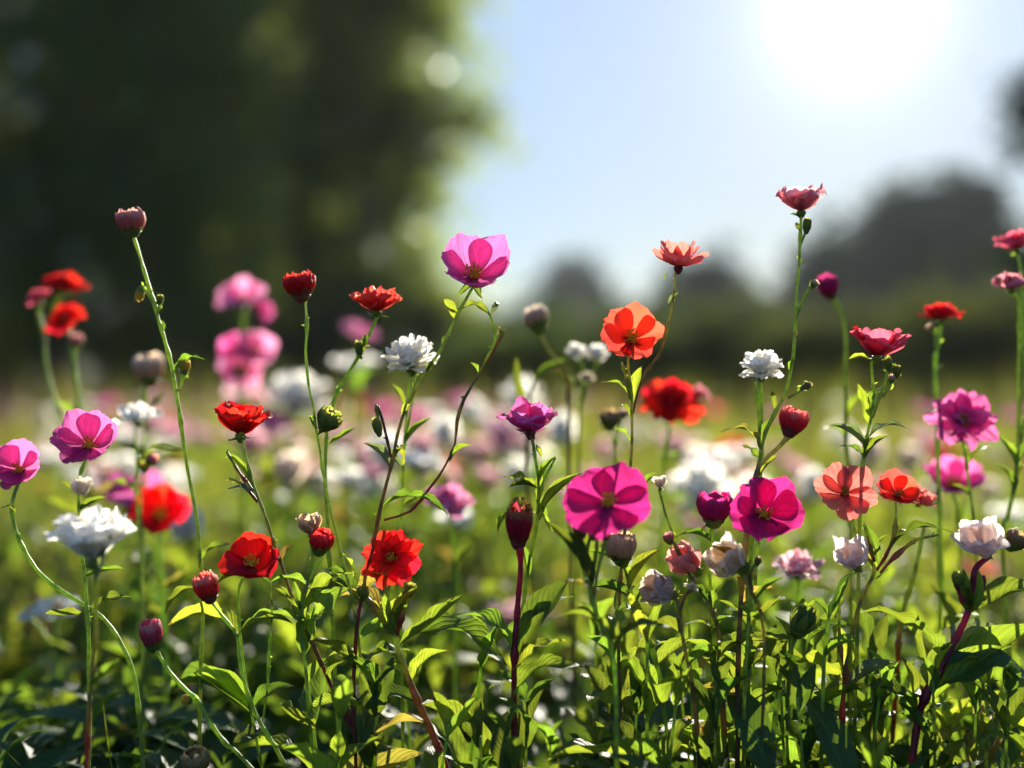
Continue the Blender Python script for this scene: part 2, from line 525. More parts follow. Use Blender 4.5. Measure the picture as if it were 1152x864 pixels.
def petal(az, L, Wd, a0, a1, r, cup=0.2, ruf=0.05, k=0.4, notch=0.0, taper=0.7, claw=0.05, z0=0.0, nu=13, nv=14, twist=0.0, tipw=0.86):
    """one petal as a MB; a0/a1 elevation at claw / tip in degrees, az its azimuth"""
    mb = MB()
    ph = r.uniform(0, 20)
    # centre line
    steps = 40
    lr, lz = [claw], [z0]
    for s in range(steps * 5 // 4):
        th = R_(a0 + (a1 - a0) * (s + 0.5) / steps)
        lr.append(lr[-1] + math.cos(th) / steps)
        lz.append(lz[-1] + math.sin(th) / steps)
    ca, sa = math.cos(az), math.sin(az)
    pts, uvs = [], []
    wob = [r.uniform(-1, 1) for _ in range(4)]
    for j in range(nv):
        v = j / (nv - 1)
        v0 = 0.56
        t_ = max(0.0, (v - v0) / (1 - v0))
        w = Wd / 2 * (0.10 + 0.90 * math.sin(1.5708 * min(1, v / v0)) ** taper)
        if tipw < 0.5:
            w *= 1 - (1 - tipw) * t_ ** 2
        for i in range(nu):
            u = -1 + 2 * i / (nu - 1)
            if tipw < 0.5:
                ux = u
                s = 1 - k * abs(u) ** 2.3
                l = v * s
            else:
                ux = u * math.sqrt(1 - 0.5 * t_ * t_)
                l = v if v < v0 else v0 + (1 - v0) * t_ * math.sqrt(1 - 0.5 * u * u)
                l *= 1 - 0.10 * u * u - notch * math.exp(-(u / 0.2) ** 2) * v ** 3
                l *= 1 + (0.05 * math.sin(u * 3.1 + wob[0] * 3) + 0.022 * math.sin(u * 8 + ph) + 0.012 * math.sin(u * 17 + ph * 2)) * v * v
            q = l * steps
            i0 = min(int(q), len(lr) - 2)
            fq = q - i0
            rr = L * (lr[i0] + (lr[i0 + 1] - lr[i0]) * fq)
            zz = L * (lz[i0] + (lz[i0 + 1] - lz[i0]) * fq)
            th = R_(a0 + (a1 - a0) * l)
            x = ux * w * L
            off = cup * L * (ux * w / 0.5) ** 2 * 0.9
            off += 0.018 * L * v ** 4 * math.sin(u * 14 + ph * 3)
            off += ruf * L * v ** 1.6 * (math.sin(u * 5.2 + ph) * 0.5 * abs(u) + 1.3 * noise.noise(Vector((u * 1.7 + ph, v * 1.9, ph * 0.7))))
            off += 0.022 * L * noise.noise(Vector((u * 5 + ph, v * 4, ph)))
            off += twist * L * u * v * 0.5
            rr += -math.sin(th) * off
            zz += math.cos(th) * off
            pts.append(Vector((rr * ca - x * sa, rr * sa + x * ca, zz)))
            uvs.append((i / (nu - 1), v))
    mb.grid(pts, uvs, nu, nv)
    return mb


def stamens(r, n=34, rad=0.17, h=0.24, z0=0.03, disc=True):
    mb = MB()
    if disc:
        lathe(mb, [(0.001, z0 + h * 0.45), (rad * 0.35, z0 + h * 0.42), (rad * 0.55, z0 + h * 0.15), (rad * 0.5, z0)], 8)
    for i in range(n):
        a = r.uniform(0, 6.283)
        q = math.sqrt(r.random())
        b = Vector((math.cos(a) * rad * 0.3 * q, math.sin(a) * rad * 0.3 * q, z0))
        e = Vector((math.cos(a) * rad * q, math.sin(a) * rad * q, z0 + h * r.uniform(0.65, 1.1) * (1.1 - 0.35 * q)))
        tube(mb, [b, (b + e) / 2 + Vector((0, 0, 0.01)), e], 0.008, 0.007, 4, cap=False)
        c = 0.030 * r.uniform(0.7, 1.3)
        o = len(mb.v)
        for d in ((c, 0, 0), (0, c, 0), (-c, 0, 0), (0, -c, 0), (0, 0, c * 1.3), (0, 0, -c)):
            mb.v.append(e + Vector(d))
            mb.uv.append((0.5, 0.5))
        for f in ((0, 1, 4), (1, 2, 4), (2, 3, 4), (3, 0, 4), (1, 0, 5), (2, 1, 5), (3, 2, 5), (0, 3, 5)):
            mb.f.append(tuple(o + x for x in f))
            mb.mi.append(0)
    return mb


def calyx(r, n=5, size=0.5, el0=-20, el1=15, recept=0.16, depth=0.25):
    mb = MB()
    lathe(mb, [(0.045, -depth), (recept * 0.7, -depth * 0.7), (recept, -depth * 0.25), (recept * 0.9, 0.01), (0.02, 0.03)], 10)
    for i in range(n):
        a = 6.283 * (i + r.uniform(-.15, .15)) / n
        p = petal(a, size * r.uniform(0.8, 1.1), 0.42, el0 + r.uniform(-15, 15), el1 + r.uniform(-20, 20), r, 0.25, 0.05, 0.75, 0, 0.9, recept * 0.5, -depth * 0.3 / size, 5, 7, tipw=0.4)
        mb.add(p)
    return mb


FLOWERS = {
    # kind: list of rings (count, L, W, a0, a1, cup, ruf, k, notch, z0, jitter)
    'cup': [(5, 1.0, 1.22, 16, 62, 0.12, 0.08, 0.32, 0.0, 0, 7)],
    'bowl': [(6, 1.0, 1.05, 10, 60, 0.12, 0.08, 0.36, 0.0, 0, 8)],
    'open': [(5, 1.0, 1.18, 30, 30, 0.14, 0.12, 0.30, 0.05, 0, 9)],
    'side': [(5, 1.0, 1.20, 46, 30, 0.12, 0.16, 0.30, 0.03, 0, 14), (4, 0.94, 1.0, 58, 58, 0.14, 0.18, 0.30, 0.03, 0.02, 14)],
    'side_double': [(7, 1.0, 0.86, 34, 26, 0.08, 0.14, 0.30, 0.05, 0, 12), (7, 0.95, 0.76, 50, 44, 0.12, 0.16, 0.30, 0.05, 0.02, 14), (6, 0.85, 0.6, 64, 66, 0.15, 0.18, 0.3, 0.04, 0.04, 14)],
    'flat': [(5, 1.0, 1.30, 22, -4, -0.04, 0.08, 0.30, 0.07, 0, 6)],
    'wide': [(3, 1.0, 1.25, 18, 30, 0.16, 0.10, 0.32, 0.0, 0, 8), (3, 0.92, 1.15, 26, 44, 0.16, 0.12, 0.32, 0, 0.02, 8)],
    'poppy': [(4, 1.0, 1.30, 24, 16, 0.14, 0.16, 0.30, 0.02, 0, 12), (3, 0.86, 1.1, 42, 50, 0.16, 0.18, 0.32, 0.0, 0.02, 14)],
    'rose': [(4, 1.0, 1.15, 20, 52, 0.16, 0.22, 0.30, 0.06, 0, 16), (4, 0.86, 1.0, 44, 80, 0.2, 0.26, 0.30, 0.08, 0.02, 16)],
    'cosmos': [(10, 1.0, 0.60, 20, 46, 0.08, 0.05, 0.26, 0.03, 0, 16), (7, 0.98, 0.60, 48, 66, 0.12, 0.06, 0.30, 0.03, 0, 12)],
    'frilly': [(5, 1.0, 1.15, 40, 22, 0.08, 0.26, 0.30, 0.06, 0, 16), (4, 0.9, 1.0, 60, 50, 0.10, 0.28, 0.30, 0.06, 0.02, 18), (2, 0.7, 0.9, 74, 70, 0.12, 0.26, 0.3, 0.05, 0.03, 14)],
    'funnel': [(7, 1.0, 0.90, 70, 22, 0.10, 0.16, 0.30, 0.05, 0, 12), (6, 0.98, 0.85, 64, 30, 0.12, 0.18, 0.30, 0.05, 0.02, 12), (5, 0.92, 0.7, 72, 52, 0.14, 0.2, 0.3, 0.05, 0.03, 14)],
    'striped': [(6, 1.0, 0.98, 24, 12, -0.04, 0.06, 0.26, 0.03, 0, 8)],
    'double': [(8, 1.0, 0.78, 22, 6, 0.08, 0.14, 0.30, 0.05, 0, 12), (7, 0.78, 0.66, 40, 22, 0.12, 0.16, 0.30, 0.05, 0.03, 14), (5, 0.55, 0.5, 60, 52, 0.15, 0.16, 0.3, 0.04, 0.05, 14)],
    'ruffle': [(8, 1.0, 0.80, 20, 20, 0.10, 0.20, 0.30, 0.08, 0, 18), (7, 0.88, 0.72, 42, 42, 0.14, 0.22, 0.30, 0.08, 0.02, 18), (6, 0.78, 0.62, 62, 66, 0.16, 0.22, 0.3, 0.08, 0.04, 16), (4, 0.66, 0.5, 78, 88, 0.16, 0.2, 0.3, 0.05, 0.05, 12)],
    'dome': [(9, 0.86, 0.70, 34, -20, 0.0, 0.12, 0.26, 0.05, 0, 12), (9, 0.98, 0.66, 54, -2, 0.02, 0.13, 0.26, 0.06, 0.02, 12), (8, 1.04, 0.60, 68, 20, 0.04, 0.14, 0.26, 0.06, 0.04, 12), (7, 1.04, 0.54, 78, 44, 0.06, 0.14, 0.26, 0.06, 0.05, 12), (5, 1.02, 0.48, 86, 66, 0.08, 0.14, 0.26, 0.06, 0.05, 10)],
    'loose': [(6, 1.0, 0.80, 30, 10, 0.10, 0.18, 0.28, 0.08, 0, 20), (5, 0.80, 0.7, 56, 34, 0.14, 0.2, 0.3, 0.06, 0.03, 18), (3, 0.6, 0.6, 74, 60, 0.16, 0.2, 0.3, 0.04, 0.04, 14)],
    'faded': [(5, 1.0, 1.05, 44, 86, 0.26, 0.12, 0.34, 0.0, 0, 10), (3, 0.96, 0.9, 56, 98, 0.26, 0.14, 0.42, 0.0, 0.02, 12)],
    'wilted': [(5, 1.0, 0.95, 40, 76, 0.24, 0.22, 0.36, 0.0, 0, 18), (3, 0.9, 0.8, 56, 88, 0.26, 0.22, 0.36, 0.0, 0.02, 16)],
}


def flower_meshes(kind, seed, low=False):
    """-> petals (list of MB), radius, height"""
    r = random.Random(seed)
    out = []
    off = r.uniform(0, 6.28)
    for ri, (n, L, Wd, a0, a1, cup, ruf, k, notch, z0, jit) in enumerate(FLOWERS[kind]):
        for i in range(n):
            az = off + ri * 0.45 + 6.28318 * (i + r.uniform(-.12, .12)) / n
            # alternate petals sit a little above / below each other so that they overlap
            zz = z0 + (0.016 if i % 2 else 0) + 0.004 * i
            out.append(petal(az, L * r.uniform(0.92, 1.08), Wd * r.uniform(0.93, 1.07), a0 + r.uniform(-jit, jit), a1 + r.uniform(-jit, jit) * 1.3,
                             r, cup, ruf, k, notch * r.uniform(0.3, 1.5), z0=zz, nu=7 if low else 15, nv=7 if low else 14, twist=r.uniform(-.25, .25)))
    rad = max(math.hypot(p.x, p.y) for mb in out for p in mb.v)
    hi = max(p.z for mb in out for p in mb.v)
    return out, rad, hi


def bud_mesh(seed, aspect=1.2, n=12, openness=0.25, frill=0.06):
    """unit-width bud of overlapping florets, base at z=0; height = aspect"""
    r = random.Random(seed)
    mb = MB()

    def prof(v):
        return 0.5 * (math.sin(math.pi * (0.05 + 0.80 * min(1.05, v)) ** 0.92)) ** 0.72 * (1 - openness * v)
    for layer in range(2):
        for i in range(n):
            ph = 6.28318 * (i + layer * 0.37 + r.uniform(-.2, .2)) / n
            top = (0.80 + 0.09 * layer) * r.uniform(0.86, 1.06)
            dw = 6.28318 / n * 0.85
            pts, uvs = [], []
            nu, nv = 5, 10
            for j in range(nv):
                v = j / (nv - 1)
                for q in range(nu):
                    u = -1 + 2 * q / (nu - 1)
                    vv = v * top * (1 - 0.14 * u * u * v)
                    rr = prof(vv) * (1.0 - 0.10 * layer * (0.5 + v)) * (0.94 + 0.12 * (1 - u * u)) + frill * v ** 4 * r.uniform(-.6, .8)
                    a = ph + u * dw * (1 - 0.25 * v)
                    pts.append(Vector((rr * math.cos(a), rr * math.sin(a), aspect * (vv + frill * 0.6 * v ** 6 * r.uniform(-1, 1)))))
                    uvs.append((q / (nu - 1), v))
            mb.grid(pts, uvs, nu, nv)
    lathe(mb, [(prof(v) * 0.55 if v < 0.86 else 0.01, aspect * v * 0.97) for v in np.linspace(0.02, 0.88, 9)], 12, 0, 0.1, seed)
    mb.uv[-117:] = [(a_, b_ * 0.6) for a_, b_ in mb.uv[-117:]]
    return mb


def bud_calyx(seed, aspect, cover=0.36):
    r = random.Random(seed)
    mb = MB()
    lathe(mb, [(0.10, -0.16), (0.20, -0.10), (0.26, 0.0), (0.34, 0.08 * aspect), (0.30, 0.12 * aspect)], 12, 0, 0.1, seed)
    for i in range(8):
        ph = 6.28318 * (i + r.uniform(-.2, .2)) / 8
        top = cover * r.uniform(0.8, 1.2)
        pts, uvs = [], []
        for j in range(7):
            v = j / 6
            for q in range(5):
                u = -1 + 2 * q / 4
                vv = 0.04 + v * top
                rr = 0.5 * (math.sin(math.pi * (0.05 + 0.80 * vv) ** 0.92)) ** 0.72 + 0.035 + 0.03 * v ** 3
                a = ph + u * 0.42 * (1 - v ** 2.2)
                pts.append(Vector((rr * math.cos(a), rr * math.sin(a), aspect * vv)))
                uvs.append((q / 4, v))
        mb.grid(pts, uvs, 5, 7)
    return mb


def leaf_mb(arch=0.25, droop=0.1, fold=0.25, wave=0.05, shape=0.42, seed=0, serr=0.0, nu=7, nv=15, curl=0.0):
    """unit leaf: base at origin, runs along +Y to about (0,1), unit width, normal +Z"""
    r = random.Random(seed)
    ph = r.uniform(0, 20)
    mb = MB()
    pts, uvs = [], []
    for j in range(nv):
        v = j / (nv - 1)
        w = (max(0.0, v) ** 0.85 * (1 - v) ** 0.9) / (shape ** 0.85 * (1 - shape) ** 0.9) * 0.5
        w = max(w, 0.035 * (1 - v))
        w *= 1 + 0.06 * math.sin(v * 9 + ph)
        zc = arch * 4 * v * (1 - v) - droop * v * v
        xc = curl * v * v
        for i in range(nu):
            u = -1 + 2 * i / (nu - 1)
            ww = w * (1 + (serr * (1 if j % 2 else -1) if abs(u) > 0.9 else 0))
            z = zc + fold * abs(u) * w + wave * w * math.sin(v * 13 + ph + (2 if u > 0 else 0)) * abs(u)
            y = v - 0.04 * abs(u) * w
            pts.append(Vector((xc + u * ww, y, z)))
            uvs.append((i / (nu - 1), v))
    mb.grid(pts, uvs, nu, nv)
    return mb


# library of leaf meshes: [shape variant][material]
LEAF_SHAPES = [
    dict(arch=0.22, droop=0.05, fold=0.30, wave=0.10, seed=1),
    dict(arch=0.08, droop=0.00, fold=0.45, wave=0.06, seed=2),
    dict(arch=0.32, droop=0.12, fold=0.22, wave=0.16, seed=3),
    dict(arch=0.14, droop=0.02, fold=0.55, wave=0.10, seed=4, curl=0.12),
    dict(arch=0.18, droop=0.06, fold=0.20, wave=0.22, seed=5, shape=0.36, serr=0.05),
    dict(arch=-0.06, droop=0.02, fold=0.35, wave=0.10, seed=6, curl=-0.10, shape=0.5),
]
_LEAFS = {}
LEAF_RNG = random.Random(3)


def leaf_mesh(var, mat):
    if mat in ('leaf', 'leaf_bright') and LEAF_RNG.random() < 0.07:
        mat = 'leaf_old'
    if (var, mat) not in _LEAFS:
        _LEAFS[(var, mat)] = leaf_mb(**LEAF_SHAPES[var]).mesh('leaf', [mat])
    return _LEAFS[(var, mat)]


def leaf_matrix(b, tip, width, roll=0.0, flat=1.0):
    """matrix that lays the unit leaf from b to tip"""
    y = tip - b
    L = y.length
    y = y.normalized()
    up = Vector((0, 0, 1)) if abs(y.z) < 0.93 else Vector((0, -1, 0.2))
    x = y.cross(up).normalized()
    z = x.cross(y).normalized()
    Rr = Matrix((x, y, z)).transposed().to_4x4()
    Rr = Rr @ Matrix.Rotation(roll, 4, 'Y')
    return Matrix.Translation(b) @ Rr @ Matrix.Diagonal((width, L, L * 0.6 * flat + width * 0.4, 1))


def axis_matrix(axis, spin=0.0):
    z = Vector(axis).normalized()
    x = Vector((1, 0, 0)) if abs(z.x) < 0.9 else Vector((0, 1, 0))
    y = z.cross(x).normalized()
    x = y.cross(z)
    return Matrix((x, y, z)).transposed().to_4x4() @ Matrix.Rotation(spin, 4, 'Z')


STALK = {}
# ------------------------------------------------------------------ plants


def plant(name, label, cat, D, stems, flowers=(), leaves=(), buds=(), group=None, mat='stem_green', r=(1.9, 1.35), whorls=None,
          leafmat='leaf', seed=0, detail=True, lean=0.0):
    """stems: lists of photograph pixels, top first; stem 0 runs on down to the soil.
    flowers: (stem, kind, colour, (cx, cy), width_px, axis, [opts]); buds: (stem, colour, (cx, cy), width_px, aspect, axis, [opts])"""
    rg = random.Random(seed * 131 + len(label) * 17 + int(stems[0][0][0]))
    s = K * D
    stems = [list(st) for st in stems]
    heads = []
    for fl in flowers:
        st, kind, colr, (cx, cy), wpx, ax = fl[:6]
        o = fl[6] if len(fl) > 6 else {}
        pet, rad, hi = flower_meshes(kind, o.get('seed', rg.randrange(10 ** 6)), low=not detail)
        sc = wpx * s / 2 / rad * o.get('grow', 1.0)
        ax = Vector(ax).normalized()
        c = P(cx, cy, D + o.get('dd', 0))
        att = c - ax * (hi * sc * o.get('sink', 0.42))
        heads.append(('flower', st, att, ax, sc, pet, colr, o))
        if st is not None:
            stems[st].insert(0, att - ax * 0.22 * sc)
    for bd in buds:
        st, colr, (cx, cy), wpx, asp, ax = bd[:6]
        o = bd[6] if len(bd) > 6 else {}
        sc = wpx * s
        ax = Vector(ax).normalized()
        c = P(cx, cy, D + o.get('dd', 0))
        att = c - ax * (asp * sc * 0.5)
        heads.append(('bud', st, att, ax, sc, asp, colr, o))
        if st is not None:
            stems[st].insert(0, att - ax * 0.14 * sc)
    # points of each stem in space, from the bottom up
    paths = []
    for i, st in enumerate(stems):
        pts = []
        for q in st:
            if isinstance(q, Vector):
                pts.append(q)
            else:
                py = q[1]
                dd = q[2] if len(q) > 2 else 0
                pts.append(P(q[0], py, D + dd + lean * (py - 432) * s))
        if i == 0:
            a, b = pts[-2], pts[-1]
            d = (b - a).normalized()
            if b.z > 0.004:
                k = b.z / max(0.4, -d.z)
                pts.append(b + Vector((d.x * k * 0.45, rg.uniform(-.02, .02), -b.z * 0.55)))
                pts.append(Vector((pts[-1].x + d.x * k * 0.15, pts[-1].y + rg.uniform(-.01, .01), -0.004)))
        paths.append(pts[::-1])
    base = Vector((paths[0][0].x, paths[0][0].y, 0))
    root = thing(name, label, cat, base, group)
    mb = MB()
    r0, r1 = r
    for i, pts in enumerate(paths):
        loc = [p - base for p in pts]
        n = max(14, int(sum((loc[k + 1] - loc[k]).length for k in range(len(loc) - 1)) / 0.006))
        sp = spline(loc, n)
        # natural little kinks
        for k in range(2, len(sp) - 3):
            amp = 0.00055 if detail else 0
            sp[k] = sp[k] + Vector((noise.noise(sp[k] * 55 + Vector((i, 0, 0))), 0, 0)) * amp
        nodes = [rg.uniform(0.1, 0.9) for _ in range(4)] if detail else []
        k0 = 1.0 if i == 0 else 0.72
        tube(mb, sp, r0 * s * k0 * (0.92 if i == 0 else 0.76), r1 * s * 0.76 * (1 if i == 0 else 0.85), 8 if detail else 5, 0.3, nodes=nodes)
        if detail:
            # bracts and tiny knobs at the nodes
            for nt in nodes[:3] + [rg.uniform(.55, .95) for _ in range(2)]:
                j = min(len(sp) - 2, int(nt * len(sp)))
                d = (sp[j + 1] - sp[j]).normalized()
                sd = d.cross(Vector((rg.uniform(-1, 1), rg.uniform(-1, 1), 0.1))).normalized()
                M = leaf_matrix(sp[j], sp[j] + d * s * rg.uniform(3, 7) + sd * s * rg.uniform(3, 7), s * rg.uniform(2, 3.6), rg.uniform(-1, 1))
                mb.add(leaf_mb(0.2, 0, 0.4, 0.05, nu=3, nv=5), M)
    link('stem', mb.mesh('stem', [mat]), root)
    rel = Matrix.Translation(-base)
    for h in heads:
        if h[0] == 'flower':
            _, st, att, ax, sc, pet, colr, o = h
            fe = link('flower_head', None, root, rel @ Matrix.Translation(att) @ axis_matrix(ax) @ Matrix.Scale(sc, 4))
            fe.empty_display_size = 0.5
            rr = random.Random(rg.random())
            if detail:
                for k, p in enumerate(pet):
                    link('petal', p.mesh('petal', [o.get('alt') if (o.get('alt') and k in o.get('altk', ())) else colr]), fe)
                if o.get('calyx', True):
                    link('calyx', calyx(rr, size=o.get('sepal', 0.42), el0=o.get('sel', -25)).mesh('calyx', [o.get('calmat', 'calyx')]), fe)
                if o.get('stamens', True):
                    link('stamens', stamens(rr, o.get('nst', 40), o.get('strad', 0.25)).mesh('stamens', [o.get('stmat', 'stamens')]), fe)
            else:
                m = MB()
                for p in pet:
                    m.add(p)
                link('petals', m.mesh('petals', [colr]), fe)
                link('calyx', calyx(rr).mesh('calyx', ['calyx']), fe)
        else:
            _, st, att, ax, sc, asp, colr, o = h
            sd = rg.randrange(10 ** 6)
            be = link(o.get('name', 'bud'), bud_mesh(sd, asp, o.get('n', 11), o.get('open', 0.12), o.get('frill', 0.05)).mesh('bud', [colr]), root,
                      rel @ Matrix.Translation(att) @ axis_matrix(ax, rg.random() * 6) @ Matrix.Scale(sc, 4))
            if o.get('calyx', True):
                link('calyx', bud_calyx(sd, asp, o.get('cover', 0.36)).mesh('calyx', [o.get('calmat', 'calyx')]), be)
            if o.get('cap'):
                cm = MB()
                rr = random.Random(sd)
                for q in range(150):
                    a, z = rr.uniform(0, 6.28), rr.random()
                    ra = 0.42 * math.sqrt(1 - z * z * 0.9)
                    b = Vector((ra * 1.02 * math.cos(a), ra * 1.02 * math.sin(a), asp * (0.58 + 0.40 * z)))
                    tube(cm, [b, b * 1.02 + Vector((0, 0, .05)), b + Vector((math.cos(a) * .12, math.sin(a) * .12, 0.10))], 0.035, 0.02, 4)
                link('seed_cap', cm.mesh('seed_cap', [o['cap']]), be)
    for lf in leaves:
        bx, by, tx, ty, wpx = lf[:5]
        o = lf[5] if len(lf) > 5 else {}
        b = P(bx, by, D + lean * (by - 432) * s) - base
        t = P(tx, ty, D + o.get('dd', rg.uniform(-.012, .012))) - base
        link('leaf', leaf_mesh(o.get('v', rg.randrange(6)), o.get('m', leafmat)), root,
             leaf_matrix(b, t, wpx * s, o.get('roll', rg.uniform(-.5, .5)), o.get('flat', 1.0)))
    if whorls:
        # leaf pairs up the lower stem: (first py, last py, step px, length px)
        y0, y1, st, lp = whorls
        path = spline([p - base for p in paths[0]], 60)
        yy, tw = y1, rg.uniform(0, 3)
        while yy > y0:
            zt = P(0, yy, D).z
            j = min(range(len(path)), key=lambda q: abs(path[q].z - zt))
            p = path[j]
            tw += 1.57 + rg.uniform(-.4, .4)
            for q in range(2):
                a = tw + q * 3.14 + rg.uniform(-.3, .3)
                L = lp * s * rg.uniform(0.7, 1.2)
                el = rg.uniform(0.1, 0.8)
                tip = p + Vector((math.cos(a) * math.cos(el), math.sin(a) * math.cos(el) * 0.8, math.sin(el))) * L
                link('leaf', leaf_mesh(rg.randrange(6), leafmat), root, leaf_matrix(p, tip, L * rg.uniform(0.26, 0.36), rg.uniform(-.5, .5)))
            yy -= st * rg.uniform(0.8, 1.2)
    return root


def copy_tree(o, parent=None):
    c = o.copy()
    COL.objects.link(c)
    if parent is not None:
        c.parent = parent
    for ch in list(o.children):
        copy_tree(ch, c)
    return c


# ------------------------------------------------------------------ the setting: ground, trees


def np_mesh(name, verts, faces, mat, uv=None):
    me = bpy.data.meshes.new(name)
    me.from_pydata(verts.tolist(), [], faces.tolist())
    me.materials.append(MAT[mat])
    if uv is not None:
        uvl = me.uv_layers.new(name='UVMap')
        li = np.empty(len(me.loops), dtype=np.int32)
        me.loops.foreach_get('vertex_index', li)
        uvl.data.foreach_set('uv', uv.astype(np.float32)[li].ravel())
    me.update()
    return me


def ground_h(x, y):
    return 0.012 * noise.noise(Vector((x * 1.7, y * 1.7, 0))) if y < 12 else 0.0


gm = MB()
xs = [-400, -120, -40, -15, -6, -3, -2, -1.4, -1, -.6, -.3, 0, .3, .6, 1, 1.4, 2, 3, 6, 15, 40, 120, 400]
ys = [-60, -15, -4, -1, 0, .3, .6, .9, 1.2, 1.6, 2, 2.6, 3.4, 4.5, 6, 9, 14, 22, 40, 80, 160, 400]
gm.grid([Vector((x, y, -0.012 + ground_h(x, y))) for y in ys for x in xs], [(x, y) for y in ys for x in xs], len(xs), len(ys))
structure(link('ground', gm.mesh('ground', ['soil'])))


def rand_unit(g, n):
    v = g.normal(size=(n, 3))
    return v / np.linalg.norm(v, axis=1)[:, None]


def leaf_cloud(g, centres, normals, sizes, wratio=0.5):
    """small folded leaf faces: one rhombus of two triangles each"""
    n = len(centres)
    t = np.cross(normals, rand_unit(g, n))
    t /= np.linalg.norm(t, axis=1)[:, None] + 1e-9
    b = np.cross(normals, t)
    s = sizes[:, None]
    v = np.stack([centres - t * s, centres + b * s * wratio + normals * s * 0.18, centres + t * s, centres - b * s * wratio + normals * s * 0.18], 1).reshape(-1, 3)
    i = np.arange(n)[:, None] * 4
    f = np.concatenate([i + [[0, 1, 2]], i + [[0, 2, 3]]], 0)
    return v, f


def crown_points(g, n, blobs, clump, spread):
    """leaves gathered in clumps over the shells of ellipsoid blobs [(cx,cy,cz,rx,ry,rz,weight)]"""
    wts = np.array([b[6] for b in blobs], float)
    wts /= wts.sum()
    pts = []
    for b, w in zip(blobs, wts):
        m = max(4, int(n * w / clump))
        d = rand_unit(g, m)
        rad = 0.55 + 0.5 * g.random(m) ** 0.6
        c = np.array(b[:3]) + d * np.array(b[3:6]) * rad[:, None]
        cl = c.repeat(clump, 0) + g.normal(size=(m * clump, 3)) * spread * (0.6 + 0.9 * g.random((m, 1)).repeat(clump, 0))
        pts.append(cl)
    return np.concatenate(pts)


def tree(name, label, base, height, blobs, n, leaf, clump=40, spread=0.22, mat='tree_leaf', trunk_r=0.16, seed=0, group=None, cat='tree'):
    g = np.random.default_rng(seed)
    r = random.Random(seed)
    root = thing(name, label, cat, Vector(base), group)
    B = np.array(base)
    c = crown_points(g, n, [(b[0] - B[0], b[1] - B[1], b[2] - B[2], *b[3:]) for b in blobs], clump, spread)
    c = c[c[:, 2] > 0.03]
    nrm = rand_unit(g, len(c)) + np.array([0, 0, 0.5])
    nrm /= np.linalg.norm(nrm, axis=1)[:, None]
    v, f = leaf_cloud(g, c, nrm, leaf * (0.6 + 0.7 * g.random(len(c))))
    me = np_mesh('crown', v, f, mat)
    link('crown', me, root)
    tm = MB()
    top = Vector((0, 0, height * 0.8))
    tube(tm, spline([Vector((0, 0, -0.1)), Vector((r.uniform(-.1, .1), r.uniform(-.1, .1), height * 0.3)), Vector((r.uniform(-.3, .3), 0, height * .55)), top], 16), trunk_r, trunk_r * 0.25, 9, 0.2)
    for b in blobs:
        c = Vector((b[0] - B[0], b[1] - B[1], b[2] - B[2]))
        s0 = Vector((0, 0, max(0.1, min(height * 0.6, c.z * 0.55))))
        tube(tm, spline([s0, s0.lerp(c, 0.5) + Vector((0, 0, 0.1 * height * r.uniform(-.3, .5))), c], 10), trunk_r * 0.45, trunk_r * 0.1, 6, 0.2)
        for q in range(3):
            e = c + Vector((r.uniform(-.7, .7) * b[3], r.uniform(-.7, .7) * b[4], r.uniform(-.4, .7) * b[5]))
            m_ = s0.lerp(c, 0.6)
            tube(tm, spline([m_, m_.lerp(e, 0.5) + Vector((0, 0, .05 * height)), e], 8), trunk_r * 0.2, trunk_r * 0.05, 5, 0.2)
    link('trunk', tm.mesh('trunk', ['bark']), root)
    return root


def blob(px, py, D, rpx, rpy, w=1.0, depth=0.8):
    c = P(px, py, D)
    return (c.x, c.y, c.z, rpx * K * D, rpx * K * D * depth, rpy * K * D, w)


D = 15.0
tree('broadleaf_tree', 'tall broadleaf tree with olive glints whose crown ends beside the open sky', (P(345, 0, D).x, D, 0), 9.5,
     [blob(330, 60, D, 150, 120, 2.0), blob(430, 30, D, 72, 80, 0.6), blob(395, 160, D, 92, 90, 1.0), blob(300, 240, D, 150, 110, 1.6),
      blob(420, 270, D, 74, 75, 0.6), blob(360, -70, D, 180, 110, 1.5), blob(440, 365, D, 115, 55, 0.9), blob(515, 105, D, 42, 50, 0.14), blob(475, 220, D, 28, 22, .07), blob(530, 150, D, 22, 26, .05), blob(465, -30, D, 75, 50, 0.35)],
     21000, 0.10, 70, 0.24, 'tree_leaf', 0.24, 11)
D = 23.0
tree('broadleaf_tree', 'farther broadleaf tree filling the gaps behind the olive glinting crown', (P(270, 0, D).x, D, 0), 11,
     [blob(230, 40, D, 150, 120, 2), blob(290, 180, D, 105, 110, 1.2), blob(240, 220, D, 150, 140, 1.6), blob(310, 330, D, 110, 80, 1.1), blob(180, 60, D, 150, 150, 1.5), blob(240, -90, D, 170, 100, 1.5)],
     26000, 0.14, 50, 0.36, 'shrub_leaf', 0.3, 15)
D = 12.0
tree('broadleaf_tree', 'darkest leafy tree with a dense crown behind the blurred red paired blooms', (P(60, 0, D).x, D, 0), 7.5,
     [blob(60, 60, D, 180, 150, 2.2), blob(170, 150, D, 120, 130, 1.4), blob(20, 250, D, 150, 130, 1.6), blob(190, 290, D, 110, 100, 1.0), blob(80, -90, D, 220, 110, 1.6), blob(220, 20, D, 90, 90, 0.6), blob(-120, 120, D, 160, 200, 1.6)],
     30000, 0.085, 60, 0.24, 'tree_leaf', 0.2, 12)
D = 13.5
